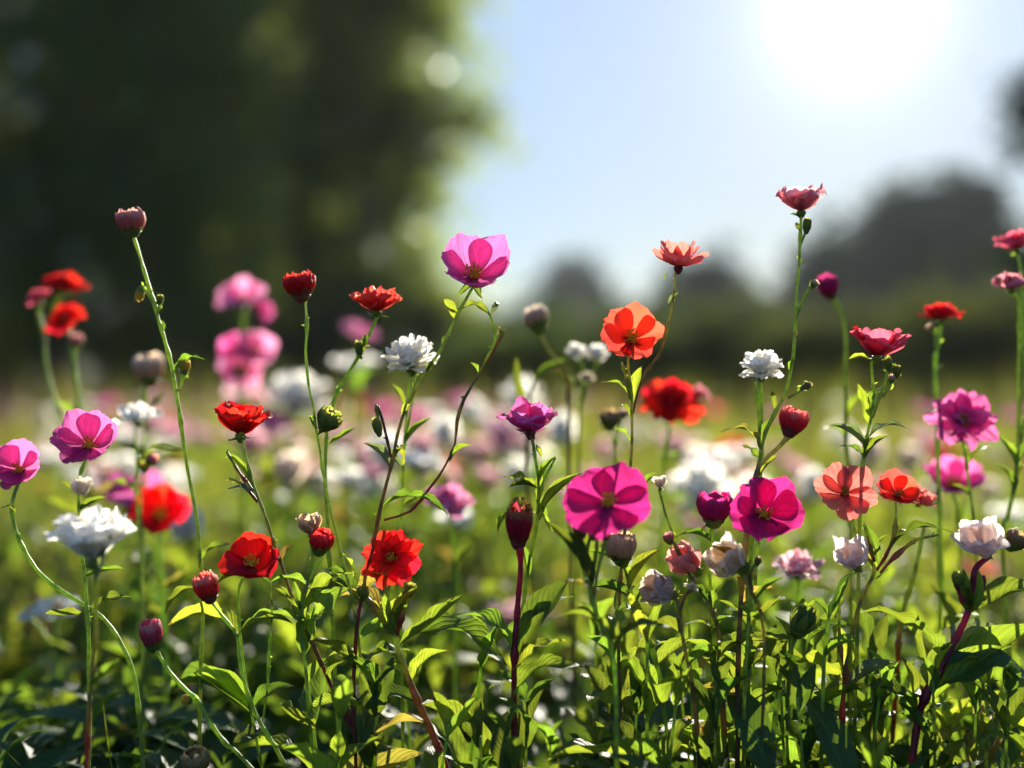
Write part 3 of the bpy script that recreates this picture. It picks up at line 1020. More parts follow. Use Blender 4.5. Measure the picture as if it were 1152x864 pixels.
for i, (px, py, rx, ry, lab) in enumerate([  # left ones stand farther off

        (40, 402, 150, 76, 'low dark shrub under the darkest leafy tree at the meadow edge'),
        (255, 400, 140, 76, 'low dark shrub behind the hanging pink flower spike'),
        (440, 404, 110, 72, 'low dark shrub between the white dome flower and the tree trunk behind'),
        (585, 436, 70, 50, 'low dark shrub under the gap of sky behind the drooping tan bud'),
        (690, 428, 80, 58, 'low dark shrub behind the orange red open flower'),
        (815, 428, 80, 72, 'low dark shrub behind the right-hand white dome flower'),
        (955, 432, 90, 60, 'low dark shrub behind the pinkish red side-on flower'),
        (1100, 415, 120, 90, 'low dark shrub at the meadow edge by the right picture border')]):
    D = 13.5 if px < 500 else 9.0 + (i % 3) * 0.8
    tree('shrub', lab, (P(px, 0, D).x, D, 0), 1.0, [blob(px, py, D, rx, ry, 1), blob(px + 50, py + 18, D, rx * .7, ry * .8, .6), blob(px - 60, py + 14, D, rx * .6, ry * .8, .6)],
         6500, 0.06, 30, 0.13, 'shrub_leaf', 0.05, 30 + i, cat='shrub')

# the line of far trees beyond the meadow
far = [
    ('big round hazy tree, tallest of the far trees under the sun', 1045, 46, [blob(1052, 296, 46, 76, 112, 1.7), blob(975, 325, 46, 72, 92, 1.3), blob(1100, 335, 46, 70, 98, 1.4), blob(1040, 400, 46, 110, 70, 1.2)], 9, 7000),
    ('hazy far tree with a sloping crown next to the tallest far tree', 925, 50, [blob(930, 350, 50, 46, 70, 1.0), blob(900, 395, 50, 60, 50, 1.0), blob(965, 390, 50, 60, 60, 1.0)], 6, 4500),
    ('rounded far tree just behind the pink cosmos flower stem', 792, 48, [blob(795, 352, 48, 50, 50, 1.2), blob(760, 395, 48, 50, 46, 1.0), blob(835, 395, 48, 44, 46, 1.0)], 5, 4500),
    ('low wide far tree behind the white dome flower by the sky gap', 865, 52, [blob(866, 405, 52, 50, 46, 1.0), blob(840, 420, 52, 60, 36, 1.0)], 4, 3200),
    ('low far tree behind the orange red open flower', 705, 50, [blob(705, 395, 50, 52, 42, 1.0), blob(670, 412, 50, 50, 34, 1.0)], 4, 3600),
    ('pale bluish tree farthest away in the gap between the dark trees', 655, 85, [blob(650, 345, 85, 34, 42, 1.0), blob(640, 385, 85, 50, 46, 1.0)], 8, 3400),
    ('low far tree behind the tan drooping bud in the sky gap', 600, 54, [blob(598, 400, 54, 60, 40, 1.0), blob(555, 405, 54, 50, 40, 1.0)], 4, 3600),
    ('dark low tree at the right end of the far row', 1150, 40, [blob(1155, 395, 40, 60, 58, 1.0), blob(1200, 370, 40, 60, 80, 1.0)], 4, 3800)]
for i, (lab, px, D, bl, h, n) in enumerate(far):
    tree('far_tree', lab, (P(px, 0, D).x, D, 0), max(b[2] + b[5] for b in bl) * 0.95, bl, int(n * 1.5), 0.006 * D + 0.05, 26, 0.007 * D, 'far_leaf', 0.2, 60 + i, 'far trees beyond the meadow')

# a tree standing just out of the picture, its outer sprays reaching in
D = 7.0
tree('broadleaf_tree', 'tree mostly outside the picture with loose leaf sprays reaching towards the sun', (P(1290, 0, D).x, D, 0), 3.2,
     [blob(1158, 118, D, 28, 26, .22), blob(1146, 166, D, 16, 10, .06), blob(1146, 296, D, 34, 18, .16), blob(1230, 120, D, 50, 70, .5), blob(1240, 290, D, 60, 60, .6), blob(1300, 190, D, 70, 90, 1)],
     6500, 0.035, 20, 0.06, 'far_leaf', 0.09, 90)

# ------------------------------------------------------------------ air
hz, ht = new_mat('air')
ho = N(ht, 'ShaderNodeOutputMaterial')
pv = N(ht, 'ShaderNodeVolumePrincipled')
pv.inputs['Color'].default_value = (0.85, 0.93, 1.0, 1)
pv.inputs['Density'].default_value = 0.0004
pv.inputs['Anisotropy'].default_value = 0.35
ht.links.new(pv.outputs[0], ho.inputs['Volume'])
MAT['air'] = hz
hm = MB()
x0, x1, y0, y1, z0, z1 = -420, 420, -80, 420, -1.2, 16
hm.v = [Vector(p) for p in ((x0, y0, z0), (x1, y0, z0), (x1, y1, z0), (x0, y1, z0), (x0, y0, z1), (x1, y0, z1), (x1, y1, z1), (x0, y1, z1))]
hm.uv = [(0, 0)] * 8
hm.f = [(3, 2, 1, 0), (4, 5, 6, 7), (0, 1, 5, 4), (1, 2, 6, 5), (2, 3, 7, 6), (3, 0, 4, 7)]
hm.mi = [0] * 6
hzo = link('haze', hm.mesh('haze', ['air']))
hzo['kind'] = 'stuff'
# ------------------------------------------------------------------ the flowers of the picture, left to right
UP = (0, -.25, 1)

plant('flower_bud', 'tall stem with a striped pink and white bud, leftmost bud against the dark trees', 'flower', .74,
      [[(150, 264), (158, 290), (166, 318), (176, 350), (186, 385), (195, 420), (203, 470), (210, 520), (222, 590), (228, 680), (225, 800)],
       [(161, 324), (168, 333), (174, 347)], [(180, 343), (177, 356)], [(207, 420), (203, 436), (198, 440)]],
      buds=[(0, 'bud_pink_white', (147, 247), 32, 1.02, (-.08, -.15, 1), {'open': .02, 'cover': .2, 'frill': .06}),
            (1, 'bud_yellow', (157, 332), 11, 1.6, (-.2, 0, -1), {'cover': .3}), (2, 'bud_green', (180, 336), 9, 1.4, (.1, 0, 1), {}),
            (3, 'bud_yellow', (208, 411), 13, 1.5, (.1, 0, 1), {'cover': .3})],
      leaves=[(193, 425, 232, 402, 10, {'v': 2, 'm': 'leaf', 'dd': -.01}), (184, 372, 180, 360, 5, {'v': 1}), 
              (224, 640, 262, 610, 16, {'v': 2}), (226, 660, 185, 690, 16, {'v': 0})], r=(2.6, 2.4), seed=1)

plant('red_flower', 'blurred pair of red double blooms with a dark pink one beside them, far left', 'flower', .97,
      [[(82, 392), (86, 430), (90, 470), (96, 540), (100, 650)], [(60, 345), (50, 380), (56, 430), (70, 480), (88, 520)], [(44, 350), (48, 370), (51, 390)], [(84, 385), (84, 395)]],
      flowers=[(0, 'double', 'red', (72, 358), 54, (-.1, -.8, .6)), (1, 'ruffle', 'red', (72, 318), 56, (.1, -.4, .9)), (2, 'ruffle', 'pink_red', (42, 333), 34, (-.4, -.3, .8))],
      buds=[(3, 'dusty_rose', (86, 382), 15, 1.1, UP, {})],
      leaves=[(90, 480, 60, 450, 12), (92, 500, 130, 470, 14), (98, 560, 140, 540, 16), (97, 580, 50, 560, 16)], r=(3.2, 2.6), seed=2)

plant('pink_flower', 'blurred hanging pink flower spike of stacked blooms against the dark trees', 'flower', 1.12,
      [[(275, 352), (272, 400), (270, 450), (272, 520), (276, 600)], [(270, 385), (271, 405)], [(285, 405), (273, 425)], [(262, 412), (271, 430)]],
      flowers=[(0, 'open', 'pink', (272, 333), 66, (-.1, -.6, .8)), (1, 'open', 'pink', (288, 392), 50, (.4, -.7, .5)), (2, 'open', 'magenta', (262, 392), 44, (-.4, -.7, .4)),
               (3, 'open', 'pink', (272, 415), 58, (.1, -.8, .2)), (None, 'open', 'magenta', (294, 350), 34, (.8, -.5, .2))],
      r=(3.0, 2.4), seed=3, leaves=[(271, 470, 300, 450, 16), (271, 480, 240, 470, 16)])

plant('flower_bud', 'blurred tan bud with a white rounded tip above the white loose flower', 'flower', .93,
      [[(166, 430), (164, 450), (163, 500), (160, 600), (158, 720)]],
      buds=[(0, 'bud_cream', (167, 412), 34, 1.15, UP, {'open': .0, 'cover': .25})], r=(3, 2.6), seed=4, leaves=[(163, 470, 185, 440, 9), (162, 520, 130, 500, 12)])

plant('white_flower', 'soft white loose-petalled flower just above the left pink cups', 'flower', .86,
      [[(152, 486), (154, 520), (158, 580), (160, 680)]],
      flowers=[(0, 'loose', 'white', (153, 466), 62, (-.05, -.35, 1))], r=(2.2, 1.8), seed=5, leaves=[(155, 530, 185, 505, 10), (157, 560, 120, 540, 12)])

plant('pink_flower', 'upper of the two pink cup flowers at the left edge, yellow centre, facing the viewer', 'flower', .725,
      [[(90, 535), (88, 560), (90, 600), (96, 660), (100, 740), (100, 820)]],
      flowers=[(0, 'cup', 'magenta', (99, 497), 78, (.12, -.82, .50), {'seed': 21, 'sink': .3, 'nst': 26})],
      leaves=[(88, 556, 68, 540, 8), (89, 575, 120, 560, 10), (95, 650, 140, 640, 16), (97, 690, 50, 690, 18)], r=(2.4, 2.2), seed=6)

plant('pink_flower', 'pink cup flower cut by the left picture edge on a curved pale stem', 'flower', .735,
      [[(14, 566), (16, 590), (26, 615), (45, 645), (74, 668), (120, 700), (150, 760), (160, 850)]],
      flowers=[(0, 'cup', 'magenta', (20, 525), 66, (.05, -.78, .55), {'seed': 5, 'sink': .3, 'nst': 26})],
      leaves=[(16, 580, 2, 570, 6), (100, 690, 150, 670, 14)], r=(2.9, 2.4), seed=7)

plant('white_flower', 'soft cream white ragged flower on a brown red stem under the upper pink cup', 'flower', .645,
      [[(107, 640), (108, 680), (107, 720), (103, 770), (99, 820), (97, 862)]],
      flowers=[(0, 'funnel', 'white', (103, 602), 104, (-.05, -.18, 1), {'seed': 31, 'stamens': False, 'sink': .5}),
               (None, 'wilted', 'cream', (92, 548), 34, (-.3, -.2, 1), {'stamens': False, 'calyx': False, 'dd': .03})],
      leaves=[(107, 650, 84, 598, 14, {'m': 'leaf_grey'}), (108, 655, 126, 600, 14, {'m': 'leaf_grey'}), (103, 770, 135, 740, 14)],
      mat='stem_red', r=(3.2, 3.0), seed=8)

plant('red_flower', 'blurred bright red bowl flower with lit lower petals and pink bloom behind it', 'flower', .90,
      [[(180, 612), (182, 650), (186, 720), (186, 800)]],
      flowers=[(0, 'bowl', 'red', (179, 575), 74, (0, -.88, .38), {'seed': 3})], r=(2.4, 2.2), seed=9, leaves=[(183, 660, 215, 640, 12), (184, 690, 150, 680, 14)])

plant('white_flower', 'low blurred white flower with yellow eye near the bottom left', 'flower', .95,
      [[(63, 700), (66, 740), (68, 800)], [(40, 700), (55, 720), (66, 740)]],
      flowers=[(0, 'flat', 'white', (65, 682), 52, (.1, -.4, 1)), (1, 'flat', 'white', (33, 690), 34, (-.2, -.3, 1))], r=(2, 1.8), seed=10)

plant('red_flower', 'glowing red flower seen from the side, lower left of the closed red bud', 'flower', .72,
      [[(272, 492), (277, 515), (285, 545), (296, 575), (306, 605), (318, 640), (332, 680), (350, 720), (372, 770), (395, 820), (408, 850)],
       [(255, 508), (268, 530), (285, 552)], [(258, 538), (272, 545), (290, 565)], [(386, 780), (392, 800), (400, 826)]],
      flowers=[(0, 'side', 'red', (271, 471), 82, (.05, -.12, 1), {'seed': 14, 'sink': .5})],
      leaves=[(285, 550, 256, 510, 7, {'v': 1}), (290, 563, 256, 548, 11, {'v': 2, 'm': 'leaf_grey'}), (310, 615, 304, 598, 6), (316, 636, 330, 612, 9, {'m': 'leaf_bright'}),
              (345, 708, 270, 705, 24, {'v': 2, 'roll': .3}), (338, 690, 400, 655, 26, {'v': 2, 'dd': .02}), (350, 722, 392, 660, 40, {'v': 4, 'm': 'leaf_bright', 'dd': -.015, 'roll': .9}),
              (372, 770, 398, 740, 20, {'m': 'leaf_bright'}), (380, 790, 348, 800, 22)],
      r=(2.7, 1.9), seed=11, mat='stem_red', whorls=None)

plant('red_flower', 'dark velvet red open flower with a yellow eye, tilted up towards the viewer', 'flower', .715,
      [[(270, 658), (269, 690), (272, 730), (280, 790), (292, 850)], [(304, 655), (306, 690), (303, 730), (300, 780), (292, 830)]],
      flowers=[(0, 'wide', 'dark_red', (283, 631), 76, (.02, -.70, .72), {'seed': 8, 'sink': .25})],
      leaves=[(304, 655, 230, 664, 12, {'v': 2}), (304, 655, 356, 668, 12, {'v': 2}), (270, 712, 330, 700, 20, {'v': 0}), (282, 800, 330, 770, 20)], r=(1.9, 1.6), seed=12)

plant('flower_bud', 'oval red bud with a pale cream tip standing left of the dark velvet red flower', 'flower', .71,
      [[(238, 677), (252, 696), (266, 714), (269, 735), (274, 765), (286, 800), (302, 830), (322, 864)]],
      buds=[(0, 'bud_red_pale_tip', (232, 658), 28, 1.28, (-.25, -.1, 1), {'open': .0, 'cover': .22, 'calmat': 'calyx_red', 'n': 13})],
      leaves=[(268, 720, 190, 700, 22, {'v': 0, 'dd': .05, 'm': 'leaf_bright'}), (288, 806, 216, 758, 22, {'v': 1, 'dd': .05, 'm': 'leaf_bright'}), (292, 812, 190, 775, 26, {'v': 0, 'dd': .08}),
              (300, 826, 262, 834, 20, {'m': 'leaf_dark'})], r=(2.6, 2.1), seed=13)

plant('flower_bud', 'narrow mauve bud with a white tip on a curved bare stem, lowest bud at left', 'flower', .70,
      [[(177, 734), (190, 755), (206, 773), (222, 788), (236, 812), (255, 838), (284, 866)], [(212, 790), (218, 789)]],
      buds=[(0, 'bud_mauve', (170, 711), 25, 1.6, (-.12, -.1, 1), {'open': .0, 'cover': .25, 'n': 7}), (1, 'bud_yellow', (209, 787), 12, 1.1, (-.8, 0, .2), {'cover': .1})],
      r=(2.9, 2.5), seed=14)

plant('flower_bud', 'brown tan dry bud cut by the bottom edge of the picture', 'flower', .70,
      [[(221, 872), (224, 900)]], buds=[(0, 'bud_seed', (220, 855), 30, 1.1, UP, {'open': -.1, 'cover': .3})], r=(2.4, 2.2), seed=15)

plant('flower_bud', 'closed bright red frilled bud on a long thin straight stem', 'flower', .72,
      [[(344, 342), (345, 370), (344, 400), (347, 430), (352, 455), (356, 485), (362, 520), (368, 555), (376, 592), (384, 625), (393, 660), (402, 710), (408, 770), (410, 840)],
       [(364, 480), (358, 489)]],
      buds=[(0, 'bud_red', (337, 319), 33, 1.02, (-.15, -.1, 1), {'open': -.12, 'cover': .30, 'frill': .12, 'n': 14, 'calmat': 'calyx_red'}),
            (1, 'bud_green', (371, 470), 28, 1.0, (.55, -.2, .8), {'open': .05, 'cover': .6})],
      leaves=[(356, 484, 349, 468, 6), (358, 490, 384, 462, 9, {'m': 'leaf_bright'}), (384, 622, 398, 650, 9, {'m': 'leaf_bright'}), (390, 650, 366, 640, 8), (404, 720, 450, 700, 20), (407, 750, 370, 735, 18)],
      r=(1.9, 1.8), seed=16)

plant('red_flower', 'bright red flower seen edge on, right of the closed red bud', 'flower', .745,
      [[(424, 358), (414, 380), (405, 398), (388, 425), (376, 450), (368, 480), (366, 540), (370, 620), (374, 700)], [(404, 396), (407, 404)]],
      flowers=[(0, 'side_double', 'orange_red', (424, 337), 68, (0, -.14, 1), {'seed': 17, 'sink': .45})],
      buds=[(1, 'bud_green', (404, 390), 11, 1.8, (-.1, -.1, 1), {})],
      leaves=[(405, 398, 413, 376, 7), (404, 400, 417, 388, 6), (368, 500, 400, 480, 10)], r=(2.4, 2.1), seed=17)

plant('white_flower', 'white dome-shaped double flower beside the tall pink cup stem', 'flower', .755,
      [[(461, 418), (459, 450), (455, 500), (452, 560), (450, 640), (452, 740)], [(468, 420), (464, 450), (457, 490)]],
      flowers=[(0, 'dome', 'white', (462, 393), 72, (-.03, -.15, 1), {'seed': 2, 'stamens': False, 'sink': .55, 'sepal': .5, 'sel': 20})],
      leaves=[(457, 470, 440, 430, 7), (455, 500, 486, 470, 9), (454, 530, 420, 500, 10, {'m': 'leaf_grey'}), (452, 570, 480, 550, 10)], r=(2.0, 1.7), seed=18)

plant('pink_flower', 'largest pink cup flower with pale backlit rear petal, high against the sky edge', 'flower', .72,
      [[(519, 346), (508, 368), (496, 392), (480, 418), (466, 440), (454, 465), (446, 495), (440, 525), (432, 555), (424, 590), (415, 640), (402, 700), (398, 780), (400, 850)],
       [(546, 345), (554, 362), (557, 384), (546, 405), (536, 425), (522, 450), (514, 475), (512, 500), (500, 525), (484, 548), (462, 575), (432, 585)],
       [(562, 372), (566, 374), (556, 392), (548, 408)], [(424, 455), (432, 480), (440, 515)]],
      flowers=[(0, 'cup', 'magenta', (534, 303), 90, (.04, -.70, .65), {'seed': 7, 'sink': .30, 'sepal': .55, 'sel': -30})],
      buds=[(3, 'bud_green', (424, 478), 11, 2.2, (-.25, 0, 1), {})],
      leaves=[(515, 352, 503, 346, 12, {'m': 'leaf_bright'}), (518, 350, 552, 352, 15, {'v': 2, 'm': 'leaf_bright', 'dd': -.008}), (512, 360, 500, 336, 11, {'m': 'leaf_bright'}), (552, 356, 562, 340, 7, {'m': 'leaf_grey'}),
              (497, 392, 508, 376, 6), (480, 420, 492, 405, 7), (452, 470, 462, 455, 8, {'m': 'leaf_bright'}), (444, 500, 454, 524, 10, {'m': 'leaf_bright'}), (446, 515, 458, 500, 9),
              (440, 530, 408, 498, 9, {'m': 'leaf_grey'}), (506, 520, 532, 500, 14, {'m': 'leaf_bright'}), (430, 570, 510, 580, 15, {'v': 2, 'm': 'leaf'}), (538, 420, 528, 408, 6)],
      mat='stem_red', r=(2.4, 2.3), seed=19, whorls=(640, 800, 50, 70))

plant('faded_flower', 'upright papery tan petal with a small crimson bud leaning on it', 'flower', .715,
      [[(362, 628), (350, 648), (342, 672), (340, 710), (344, 760), (350, 830)], [(350, 606), (352, 625), (348, 645), (342, 668)]],
      flowers=[(1, 'faded', 'tan', (348, 589), 34, (-.15, -.2, 1), {'seed': 4, 'stamens': False, 'sepal': .3, 'sink': .5})],
      buds=[(0, 'bud_red', (362, 607), 27, 1.15, (.25, -.2, 1), {'n': 14, 'cover': .4, 'open': .02, 'frill': .05})],
      leaves=[(341, 690, 330, 650, 9), (342, 700, 400, 640, 16, {'v': 2}), (340, 705, 310, 660, 10), (346, 770, 372, 740, 16)], r=(2.2, 1.9), seed=20)

plant('red_flower', 'ruffled red open flower with lit petal tips over the thick dark red stem', 'flower', .72,
      [[(442, 660), (440, 685), (444, 715), (452, 742), (464, 775), (478, 805), (490, 835), (500, 862)], [(412, 672), (424, 690), (440, 712)], [(458, 668), (452, 690), (446, 715)]],
      flowers=[(0, 'double', 'red', (441, 627), 80, (.03, -.86, .48), {'seed': 9, 'sink': .3})],
      leaves=[(446, 718, 456, 676, 17, {'m': 'leaf_bright', 'v': 4}), (444, 716, 432, 668, 17, {'m': 'leaf_bright', 'v': 4}), (450, 724, 575, 745, 46, {'v': 2, 'roll': .25, 'dd': -.01}), (450, 724, 520, 668, 26, {'v': 5}),
              (442, 712, 372, 668, 24, {'v': 2, 'dd': .02}), (446, 714, 470, 660, 16, {'m': 'leaf_bright'}), (484, 815, 412, 838, 34, {'v': 0}), (470, 790, 405, 800, 30, {'v': 2, 'm': 'leaf_dark'}),
              (462, 770, 505, 730, 24, {'m': 'leaf_bright'})],
      buds=[(1, 'bud_green', (408, 664), 14, 1.4, (-.4, 0, 1), {}), (2, 'bud_green', (462, 662), 14, 1.3, (.3, 0, 1), {})],
      mat='stem_red', r=(4.6, 3.4), seed=21)

plant('pink_flower', 'small magenta flower seen side on with raised petals at the very middle', 'flower', .72,
      [[(598, 492), (602, 515), (606, 540), (605, 570), (602, 600), (594, 640), (588, 690), (584, 760), (586, 850)], [(625, 515), (612, 540), (606, 565)], [(640, 540), (618, 560), (606, 585)]],
      flowers=[(0, 'side', 'magenta', (597, 469), 78, (.02, -.34, 1), {'seed': 12, 'sink': .5, 'sepal': .5, 'calmat': 'calyx_red', 'sel': 15})],
      leaves=[(603, 548, 566, 536, 14, {'v': 4, 'm': 'leaf'}), (605, 550, 572, 548, 10, {'m': 'leaf_dark'}), (606, 545, 626, 513, 9), (605, 580, 656, 532, 11, {'m': 'leaf'}), (604, 560, 610, 520, 8, {'m': 'leaf_bright'}),
              (602, 560, 622, 600, 12, {'m': 'leaf_bright'}), (594, 650, 586, 610, 8), (603, 500, 609, 515, 6, {'m': 'leaf_bright'})],
      r=(2.6, 2.0), seed=22)

plant('thistle_head', 'crimson thistle-like seed head with a brown cap on a thick crimson stem', 'flower', .705,
      [[(585, 616), (585, 650), (582, 690), (579, 730), (578, 780), (580, 850)]],
      buds=[(0, 'bud_dark', (584, 588), 28, 1.95, (.03, -.1, 1), {'open': -.08, 'cover': .2, 'calmat': 'calyx_red', 'cap': 'bud_brown_cap', 'n': 9, 'name': 'seed_head'})],
      leaves=[(575, 576, 560, 600, 8, {'m': 'leaf_bright'}), (583, 580, 596, 574, 6, {'m': 'leaf_bright'}), (582, 738, 640, 652, 34, {'v': 1, 'm': 'leaf_dark', 'dd': .02, 'roll': .5}), (581, 750, 645, 665, 30, {'v': 2, 'm': 'leaf', 'dd': .03}),
              (577, 790, 655, 745, 30, {'v': 2, 'm': 'leaf'}), (577, 760, 640, 718, 26, {'v': 4, 'm': 'leaf_bright'}), (578, 740, 506, 688, 30, {'v': 2, 'dd': .01})],
      mat='stem_crimson', r=(4.2, 4.0), seed=23)

plant('pink_flower', 'large soft deep magenta flower with an orange eye, widest bloom in the middle', 'flower', .665,
      [[(664, 606), (660, 640), (670, 690), (686, 720), (692, 760), (694, 850)], [(655, 600), (650, 620), (658, 650)], [(672, 602), (670, 630), (664, 660)], [(682, 606), (676, 630), (668, 670)]],
      flowers=[(0, 'flat', 'deep_magenta', (684, 565), 110, (-.12, -.74, .64), {'seed': 16, 'sink': .2, 'strad': .2})],
      buds=[(1, 'bud_seed', (652, 594), 17, 1.2, (-.3, 0, 1), {}), (2, 'bud_seed', (668, 597), 15, 1.3, UP, {}), (3, 'bud_yellow', (681, 600), 13, 1.3, UP, {})],
      leaves=[(666, 660, 612, 586, 22, {'v': 1, 'm': 'leaf_dark'}), (668, 680, 640, 650, 14), (690, 730, 620, 690, 26, {'v': 2, 'm': 'leaf'}), (692, 740, 750, 700, 24, {'v': 2, 'm': 'leaf_dark'}), (690, 720, 716, 682, 18)],
      r=(3.2, 2.6), seed=24)

plant('red_flower', 'orange red open flower facing the viewer under a pink cosmos on the same branching stem', 'flower', .72,
      [[(707, 406), (709, 430), (711, 455), (711, 490), (709, 530), (704, 590), (698, 650), (696, 740), (700, 850)],
       [(760, 306), (758, 330), (753, 355), (748, 380), (740, 402), (728, 416), (718, 440), (712, 465)], [(700, 408), (704, 425), (709, 448)]],
      flowers=[(0, 'open', 'orange_red', (711, 378), 80, (-.06, -.88, .42), {'seed': 6, 'sink': .25, 'nst': 50, 'strad': .24}),
               (1, 'cosmos', 'coral', (764, 284), 72, (.03, -.10, 1), {'seed': 10, 'sink': .52, 'calmat': 'calyx_red', 'stamens': False, 'sepal': .25})],
      leaves=[(709, 452, 676, 428, 11, {'v': 2, 'm': 'leaf'}), (711, 455, 722, 412, 13, {'v': 1, 'm': 'leaf_bright'}), (710, 470, 700, 455, 7), (758, 330, 752, 342, 4, {'m': 'leaf_grey'}), (757, 345, 763, 328, 3), (752, 308, 748, 314, 4),
              (711, 500, 690, 480, 10), (706, 560, 740, 530, 14), (700, 640, 660, 620, 18)],
      r=(2.4, 1.7), seed=25, mat='stem_brown', whorls=(660, 800, 50, 70))

plant('red_flower', 'big blurred ruffled deep red flower behind the cosmos stem', 'flower', .92,
      [[(752, 485), (748, 520), (744, 600), (742, 700)]],
      flowers=[(0, 'ruffle', 'red', (754, 456), 84, (.05, -.75, .66), {'seed': 18, 'stamens': False, 'sink': .2}), (None, 'wilted', 'rose', (787, 442), 24, (.6, -.2, .5), {'dd': .02, 'stamens': False, 'calyx': False})],
      r=(2.6, 2.4), seed=26, leaves=[(748, 530, 775, 505, 12)])

plant('white_flower', 'white dome-shaped double flower on two thin stems right of the cosmos', 'flower', .745,
      [[(856, 432), (857, 460), (857, 500), (856, 540), (852, 620), (848, 720)], [(850, 430), (853, 460), (855, 500), (856, 530)]],
      flowers=[(0, 'dome', 'white', (857, 409), 56, (0, -.12, 1), {'seed': 4, 'stamens': False, 'sink': .5, 'sepal': .4, 'sel': 25})], r=(2.3, 2.0), seed=27, leaves=[(856, 520, 835, 500, 8)])

plant('pink_flower', 'crumpled dusty pink flower topping the tallest stem against the sky', 'flower', .72,
      [[(901, 246), (900, 275), (898, 305), (896, 340), (894, 375), (892, 405), (884, 440), (872, 465), (860, 490), (854, 520), (850, 550), (845, 620), (842, 720), (842, 840)],
       [(914, 322), (906, 332), (900, 345), (896, 358)], [(910, 432), (900, 440), (886, 448)], [(910, 246), (907, 258), (901, 275)]],
      flowers=[(0, 'frilly', 'light_rose', (902, 221), 66, (.0, -.12, 1), {'seed': 3, 'sink': .5, 'stamens': False, 'sepal': .3, 'calmat': 'calyx'})],
      buds=[(1, 'bud_cream', (917, 319), 9, 1.3, (.7, 0, .7), {}), (2, 'bud_seed', (908, 434), 8, 2.0, (1, 0, .5), {}), (3, 'bud_green', (908, 252), 10, 2.0, (.1, 0, 1), {})],
      leaves=[(899, 245, 888, 241, 4, {'m': 'leaf_grey'}), (900, 262, 895, 250, 5), (898, 300, 904, 290, 3), (893, 382, 898, 372, 4), (890, 420, 896, 402, 5), (872, 462, 868, 440, 6),
              (856, 505, 812, 482, 12, {'v': 2, 'm': 'leaf_bright'}), (856, 508, 868, 470, 9, {'m': 'leaf_bright'}), (852, 540, 876, 512, 10)],
      r=(2.5, 2.1), seed=28, whorls=(700, 800, 50, 70))

plant('flower_bud', 'pink red striped bud on a dark forked branch below the crumpled dusty pink flower', 'flower', .705,
      [[(888, 490), (876, 503), (862, 516), (852, 530), (846, 560), (838, 620), (832, 700), (830, 800)]],
      buds=[(0, 'bud_red_pale_tip', (893, 471), 31, 1.15, (.3, -.1, 1), {'open': -.05, 'cover': .2, 'calmat': 'calyx_red', 'n': 13})], mat='stem_brown', r=(3.4, 3.0), seed=29,
      leaves=[(850, 535, 868, 520, 7), (836, 640, 800, 615, 14), (833, 690, 870, 660, 18)])

plant('flower_bud', 'small blurred crimson bud on a hooked stem right of the tallest stem', 'flower', .85,
      [[(936, 332), (946, 352), (951, 380), (951, 420), (952, 480), (956, 580)]],
      buds=[(0, 'bud_magenta', (931, 320), 25, 1.15, (-.35, -.1, 1), {'cover': .15, 'calmat': 'calyx_red'})], r=(2.8, 2.4), seed=30, leaves=[(952, 470, 980, 440, 10), (953, 500, 925, 480, 10)])

plant('pink_flower', 'pinkish red flower seen side on with one darker petal, above a green bud cluster', 'flower', .73,
      [[(980, 408), (982, 430), (984, 450), (978, 480), (972, 510), (968, 560), (966, 640), (964, 740)], [(1000, 412), (996, 430), (988, 450), (982, 470)], [(1008, 418), (1002, 432), (992, 448)]],
      flowers=[(0, 'side', 'pink_red', (988, 384), 80, (.04, -.14, 1), {'seed': 25, 'sink': .5, 'alt': 'dark_red', 'altk': (0, 4)})],
      buds=[(1, 'bud_green', (999, 408), 9, 2.2, (-.1, 0, 1), {}), (2, 'bud_green', (1009, 416), 9, 2.0, (.1, 0, 1), {}), (2, 'bud_cream', (1003, 425), 8, 1.4, (.2, 0, 1), {})],
      leaves=[(978, 405, 954, 404, 8, {'m': 'leaf_bright'}), (980, 470, 996, 430, 14, {'m': 'leaf_bright'}), (978, 480, 965, 430, 10, {'m': 'leaf_bright'}), (976, 495, 1026, 482, 14, {'v': 2, 'm': 'leaf_grey'}),
              (974, 505, 935, 478, 12, {'m': 'leaf_grey'}), (972, 520, 1000, 490, 14), (972, 520, 945, 500, 10)], r=(2.4, 2.0), seed=31)

plant('red_flower', 'soft scarlet ruffled flower on a pale stem right of the pinkish red side-on flower', 'flower', .835,
      [[(1058, 368), (1054, 390), (1052, 415), (1054, 470), (1056, 560), (1058, 660)], [(1047, 366), (1052, 376), (1053, 395)]],
      flowers=[(0, 'ruffle', 'red', (1058, 349), 54, (-.02, -.1, 1), {'seed': 15, 'stamens': False, 'sink': .55})], buds=[(1, 'bud_cream', (1046, 368), 9, 1.0, (-.5, 0, .6), {})], r=(3.0, 2.6), seed=32, leaves=[(1053, 425, 1062, 410, 7, {'m': 'leaf_grey'})])

